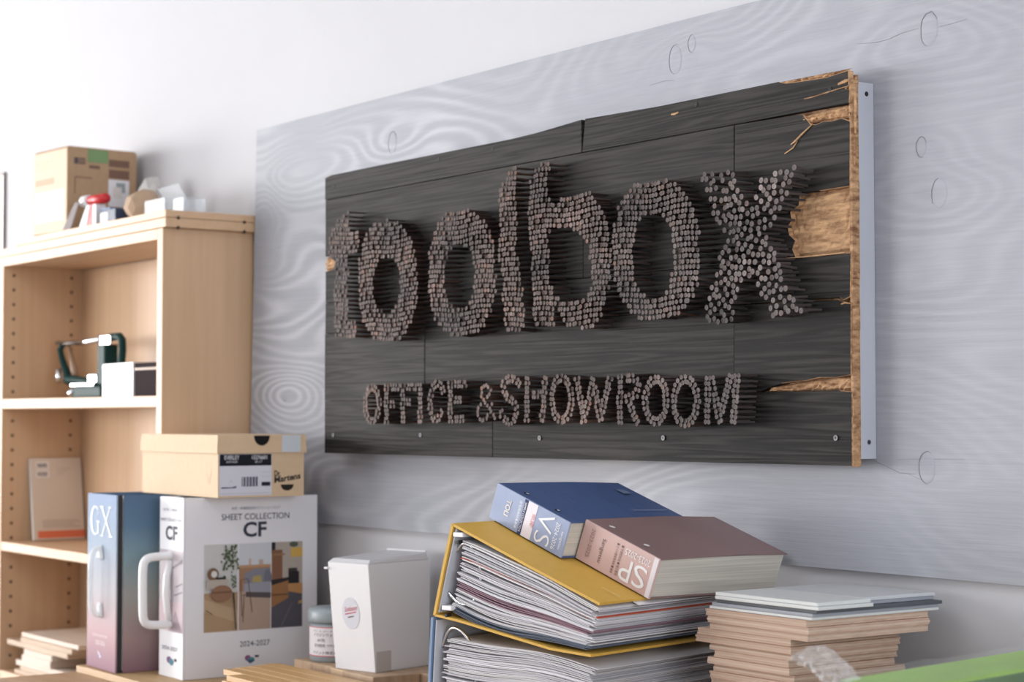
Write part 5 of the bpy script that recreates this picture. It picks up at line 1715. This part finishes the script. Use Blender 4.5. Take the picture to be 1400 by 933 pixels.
pr = [(pi_, rect(0.017, 0.118, 0.060, 0.1205)), (pi_, rect(0.017, 0.082, 0.0195, 0.118)), (pi_, rect(0.052, 0.1405, 0.078, 0.1475)), (pi_, rect(0.100, 0.1480, 0.150, 0.1640)), (pi_, rect(0.100, 0.1230, 0.150, 0.1420)),
      (c(224, 222, 224), rect(0.099, 0.060, 0.1500, 0.1200)), (c(90, 80, 84), rect(0.016, 0.1480, 0.026, 0.1620)), (c(90, 80, 84), rect(0.028, 0.1480, 0.042, 0.1620)), (c(140, 112, 92), rect(0.0295, 0.1500, 0.0400, 0.1600)),
      (c(150, 160, 160), rect(0.118, 0.092, 0.140, 0.114)), (c(214, 208, 204), rect(0.110, 0.080, 0.132, 0.104))]
flat(ct, 'printing', (0, 0, 0), RX, RZ, pr)
text(ct, 'TOTO', (0, KY - 0.008, 0.142), LX, RZ, 0.088, 0.0190, ink('faded_print', (212, 172, 144)))
flat(ct, 'lit_side_tint', (0, 0, 0), LX, RZ, [(c(222, 196, 170), rect(-KY + 0.002, 0.002, -0.002, KZ - 0.002))], lift=0.00015)  # window-facing side lightened by colour, glare laid over the plain kraft
flat(ct, 'paper_label', (0, 0, 0), LX, RZ, [(c(226, 224, 222), rect(-0.148, 0.026, -0.014, 0.093)), (c(206, 166, 140), rect(-0.150, 0.108, -0.060, 0.122))])

# red and white tape cutter
rw = thing('hand_tool', 'red and white plastic hand tool standing before the cardboard box', 'tool', (-3.800, -0.170, TOPZ), 6)
rm = mat('tool_red', srgb(200, 40, 44), 0.4)
s = MB()
s.tube([(-0.010, 0, 0.0590), (0.058, 0, 0.0590)], 0.0105, 14)
s.build('head', rm, rw, smooth=True)
s = MB()
s.tube([(-0.036, 0, 0.0590), (-0.0105, 0, 0.0590)], 0.0125, 14)
s.build('cap', MATS['white_plastic'], rw, smooth=True)
s = MB()
s.hexa([(-0.004, -0.012, 0), (0.022, -0.012, 0), (0.022, 0.012, 0), (-0.004, 0.012, 0)], [(0.008, -0.010, 0.0485), (0.022, -0.010, 0.0485), (0.022, 0.010, 0.0485), (0.008, 0.010, 0.0485)])
s.build('handle', rm, rw)
s = MB()
s.hexa([(-0.036, -0.013, 0), (-0.0045, -0.013, 0), (-0.0045, 0.013, 0), (-0.036, 0.013, 0)], [(-0.006, -0.011, 0.0480), (0.0075, -0.011, 0.0480), (0.0075, 0.011, 0.0480), (-0.006, 0.011, 0.0480)])
s.build('side_plate', MATS['white_plastic'], rw)
bx('side_plate', (0.0225, -0.012, 0), (0.0350, 0.012, 0.0480), MATS['white_plastic'], rw, 0.001)

# grey strip leaning on the box
st = MB()
st.hexa([(-3.905, -0.1950, TOPZ + 0.0003), (-3.860, -0.1950, TOPZ + 0.0003), (-3.860, -0.1930, TOPZ + 0.0003), (-3.905, -0.1930, TOPZ + 0.0003)],
        [(-3.842, -0.1930, TOPZ + 0.0560), (-3.818, -0.1930, TOPZ + 0.0560), (-3.818, -0.1905, TOPZ + 0.0560), (-3.842, -0.1905, TOPZ + 0.0560)])
o = st.build('plastic_strip', mat('strip_grey', srgb(150, 142, 142), 0.7, spec=0.05), None, bevel=0.0006)
tag(o, 'slanted grey plastic strip leaning between cardboard box and red tool', 'strip')

nv = thing('small_carton', 'small navy carton with white label on top of the bookcase', 'box', (-3.7350, -0.1430, TOPZ), 4)
bx('box_body', (-0.022, -0.028, 0), (0.046, 0.028, 0.0330), mat('navy_card', srgb(46, 58, 86), 0.5), nv, 0.0015)
bx('flap', (-0.022, -0.028, 0.0332), (0.022, 0.028, 0.0360), mat('blue_card', srgb(74, 112, 160), 0.5), nv)
flat(nv, 'label', (0, -0.028, 0), (1, 0, 0), (0, 0, 1), [(c(230, 230, 232), rect(-0.021, 0.004, 0.014, 0.0270))], lift=0.0005)


def crumple(name, label, cat, loc, r, m, seed, sq=(1, 1, 1)):
    rg = random.Random(seed)
    bm = bmesh.new()
    bmesh.ops.create_icosphere(bm, subdivisions=2, radius=1.0)
    dirs = [Vector((rg.gauss(0, 1), rg.gauss(0, 1), rg.gauss(0, 1))).normalized() for _ in range(16)]
    offs = [rg.uniform(0.60, 0.90) for _ in dirs]
    for v in bm.verts:
        for d, of in zip(dirs, offs):                           # flatten facets like folded paper
            q = v.co.dot(d)
            if q > of:
                v.co -= d * (q - of)
        v.co *= rg.uniform(0.86, 1.08)
    me = bpy.data.meshes.new(name)
    lowest = min(v.co.z for v in bm.verts)
    for v in bm.verts:
        v.co = Vector((v.co.x * r * sq[0], v.co.y * r * sq[1], (v.co.z - lowest) * r * sq[2]))
    bm.to_mesh(me)
    bm.free()
    me.materials.append(m)
    o = bpy.data.objects.new(name, me)
    COL.objects.link(o)
    o.location = loc
    return tag(o, label, cat)


crumple('crumpled_paper', 'ball of crumpled brown paper beside the clear plastic case', 'paper', (-3.6320, -0.130, TOPZ + 0.0003), 0.043, mat('brown_paper', srgb(176, 150, 124), 0.8), 2, (1.0, 0.9, 0.95))
crumple('crumpled_film', 'crumpled pale plastic bag between cardboard box and brown paper', 'bag', (-3.7250, -0.0720, TOPZ + 0.0003), 0.042, mat('film_grey', srgb(190, 186, 182), 0.35), 6, (0.85, 0.85, 1.55))
o = bx('paper_slip', (-0.022, -0.006, 0), (0.022, 0.006, 0.0006), MATS['white_card'])
o.location = (-3.668, -0.186, TOPZ + 0.0003)
o.rotation_euler[2] = 0.12
tag(o, 'small white paper slip at the front edge of the bookcase top', 'paper')


def clear_case(label, x, y, w, d, h, lid=0.0):
    t = thing('clear_case', label, 'case', (x, y, TOPZ + 0.0002))
    w2, d2, th = w / 2, d / 2, 0.0016
    s = MB()
    s.box((-w2, -d2, 0), (w2, d2, th))
    s.box((-w2, -d2, th), (w2, -d2 + th, h))
    s.box((-w2, d2 - th, th), (w2, d2, h))
    s.box((-w2, -d2 + th, th), (-w2 + th, d2 - th, h))
    s.box((w2 - th, -d2 + th, th), (w2, d2 - th, h))
    s.build('case_body', MATS['clear_plastic'], t)
    if lid:
        s = MB()
        s.hexa([(-w2, d2 - th, h + 0.0003), (w2, d2 - th, h + 0.0003), (w2, d2, h + 0.0003), (-w2, d2, h + 0.0003)],
               [(-w2 - 0.006, d2 - 0.020, h + lid), (w2 - 0.004, d2 - 0.020, h + lid * 1.1), (w2 - 0.004, d2 - 0.018, h + lid * 1.1), (-w2 - 0.006, d2 - 0.018, h + lid)])
        s.build('lid', MATS['clear_plastic'], t)
    return t


clear_case('clear plastic case with raised lid beside the crumpled brown paper', -3.5260, -0.1300, 0.092, 0.050, 0.0360, 0.028)
clear_case('low clear plastic case at the bookcase corner by the panel', -3.4280, -0.1250, 0.045, 0.050, 0.0300)

# ------------------------------------------------------------------ framed board at the far end of the wall
fb = thing('framed_board', 'white board with a thin brown frame hung left of the bookcase', 'board', (-4.895, 0, 1.930))
bx('board_face', (-0.140, -0.0060, -0.1000), (0.140, -0.002, 0.1000), MATS['white_card'], fb)
for a, b in (((-0.150, -0.0075, 0.1003), (0.144, -0.0005, 0.1060)), ((-0.150, -0.0075, -0.1060), (0.144, -0.0005, -0.1003)),
             ((-0.150, -0.0075, -0.1000), (-0.1403, -0.0005, 0.1000)), ((0.1403, -0.0075, -0.1000), (0.1440, -0.0005, 0.1000))):
    bx('frame_rail', a, b, mat('frame_brown', (0.16, 0.10, 0.08), 0.5), fb)

# ------------------------------------------------------------------ housing added around the unseen ceiling fill light
cl = thing('fill_light_fixture', 'added unseen ceiling fixture around the fill light', 'light', (-2.6, -2.0, 2.90))
bx('housing', (-1.24, -0.64, -0.018), (1.24, 0.64, -0.0005), MATS['white_plastic'], cl)
for a, b in (((-1.24, -0.64, -0.045), (1.24, -0.615, -0.0182)), ((-1.24, 0.615, -0.045), (1.24, 0.64, -0.0182)),
             ((-1.24, -0.6148, -0.045), (-1.215, 0.6148, -0.0182)), ((1.215, -0.6148, -0.045), (1.24, 0.6148, -0.0182))):
    bx('rim', a, b, MATS['white_plastic'], cl)
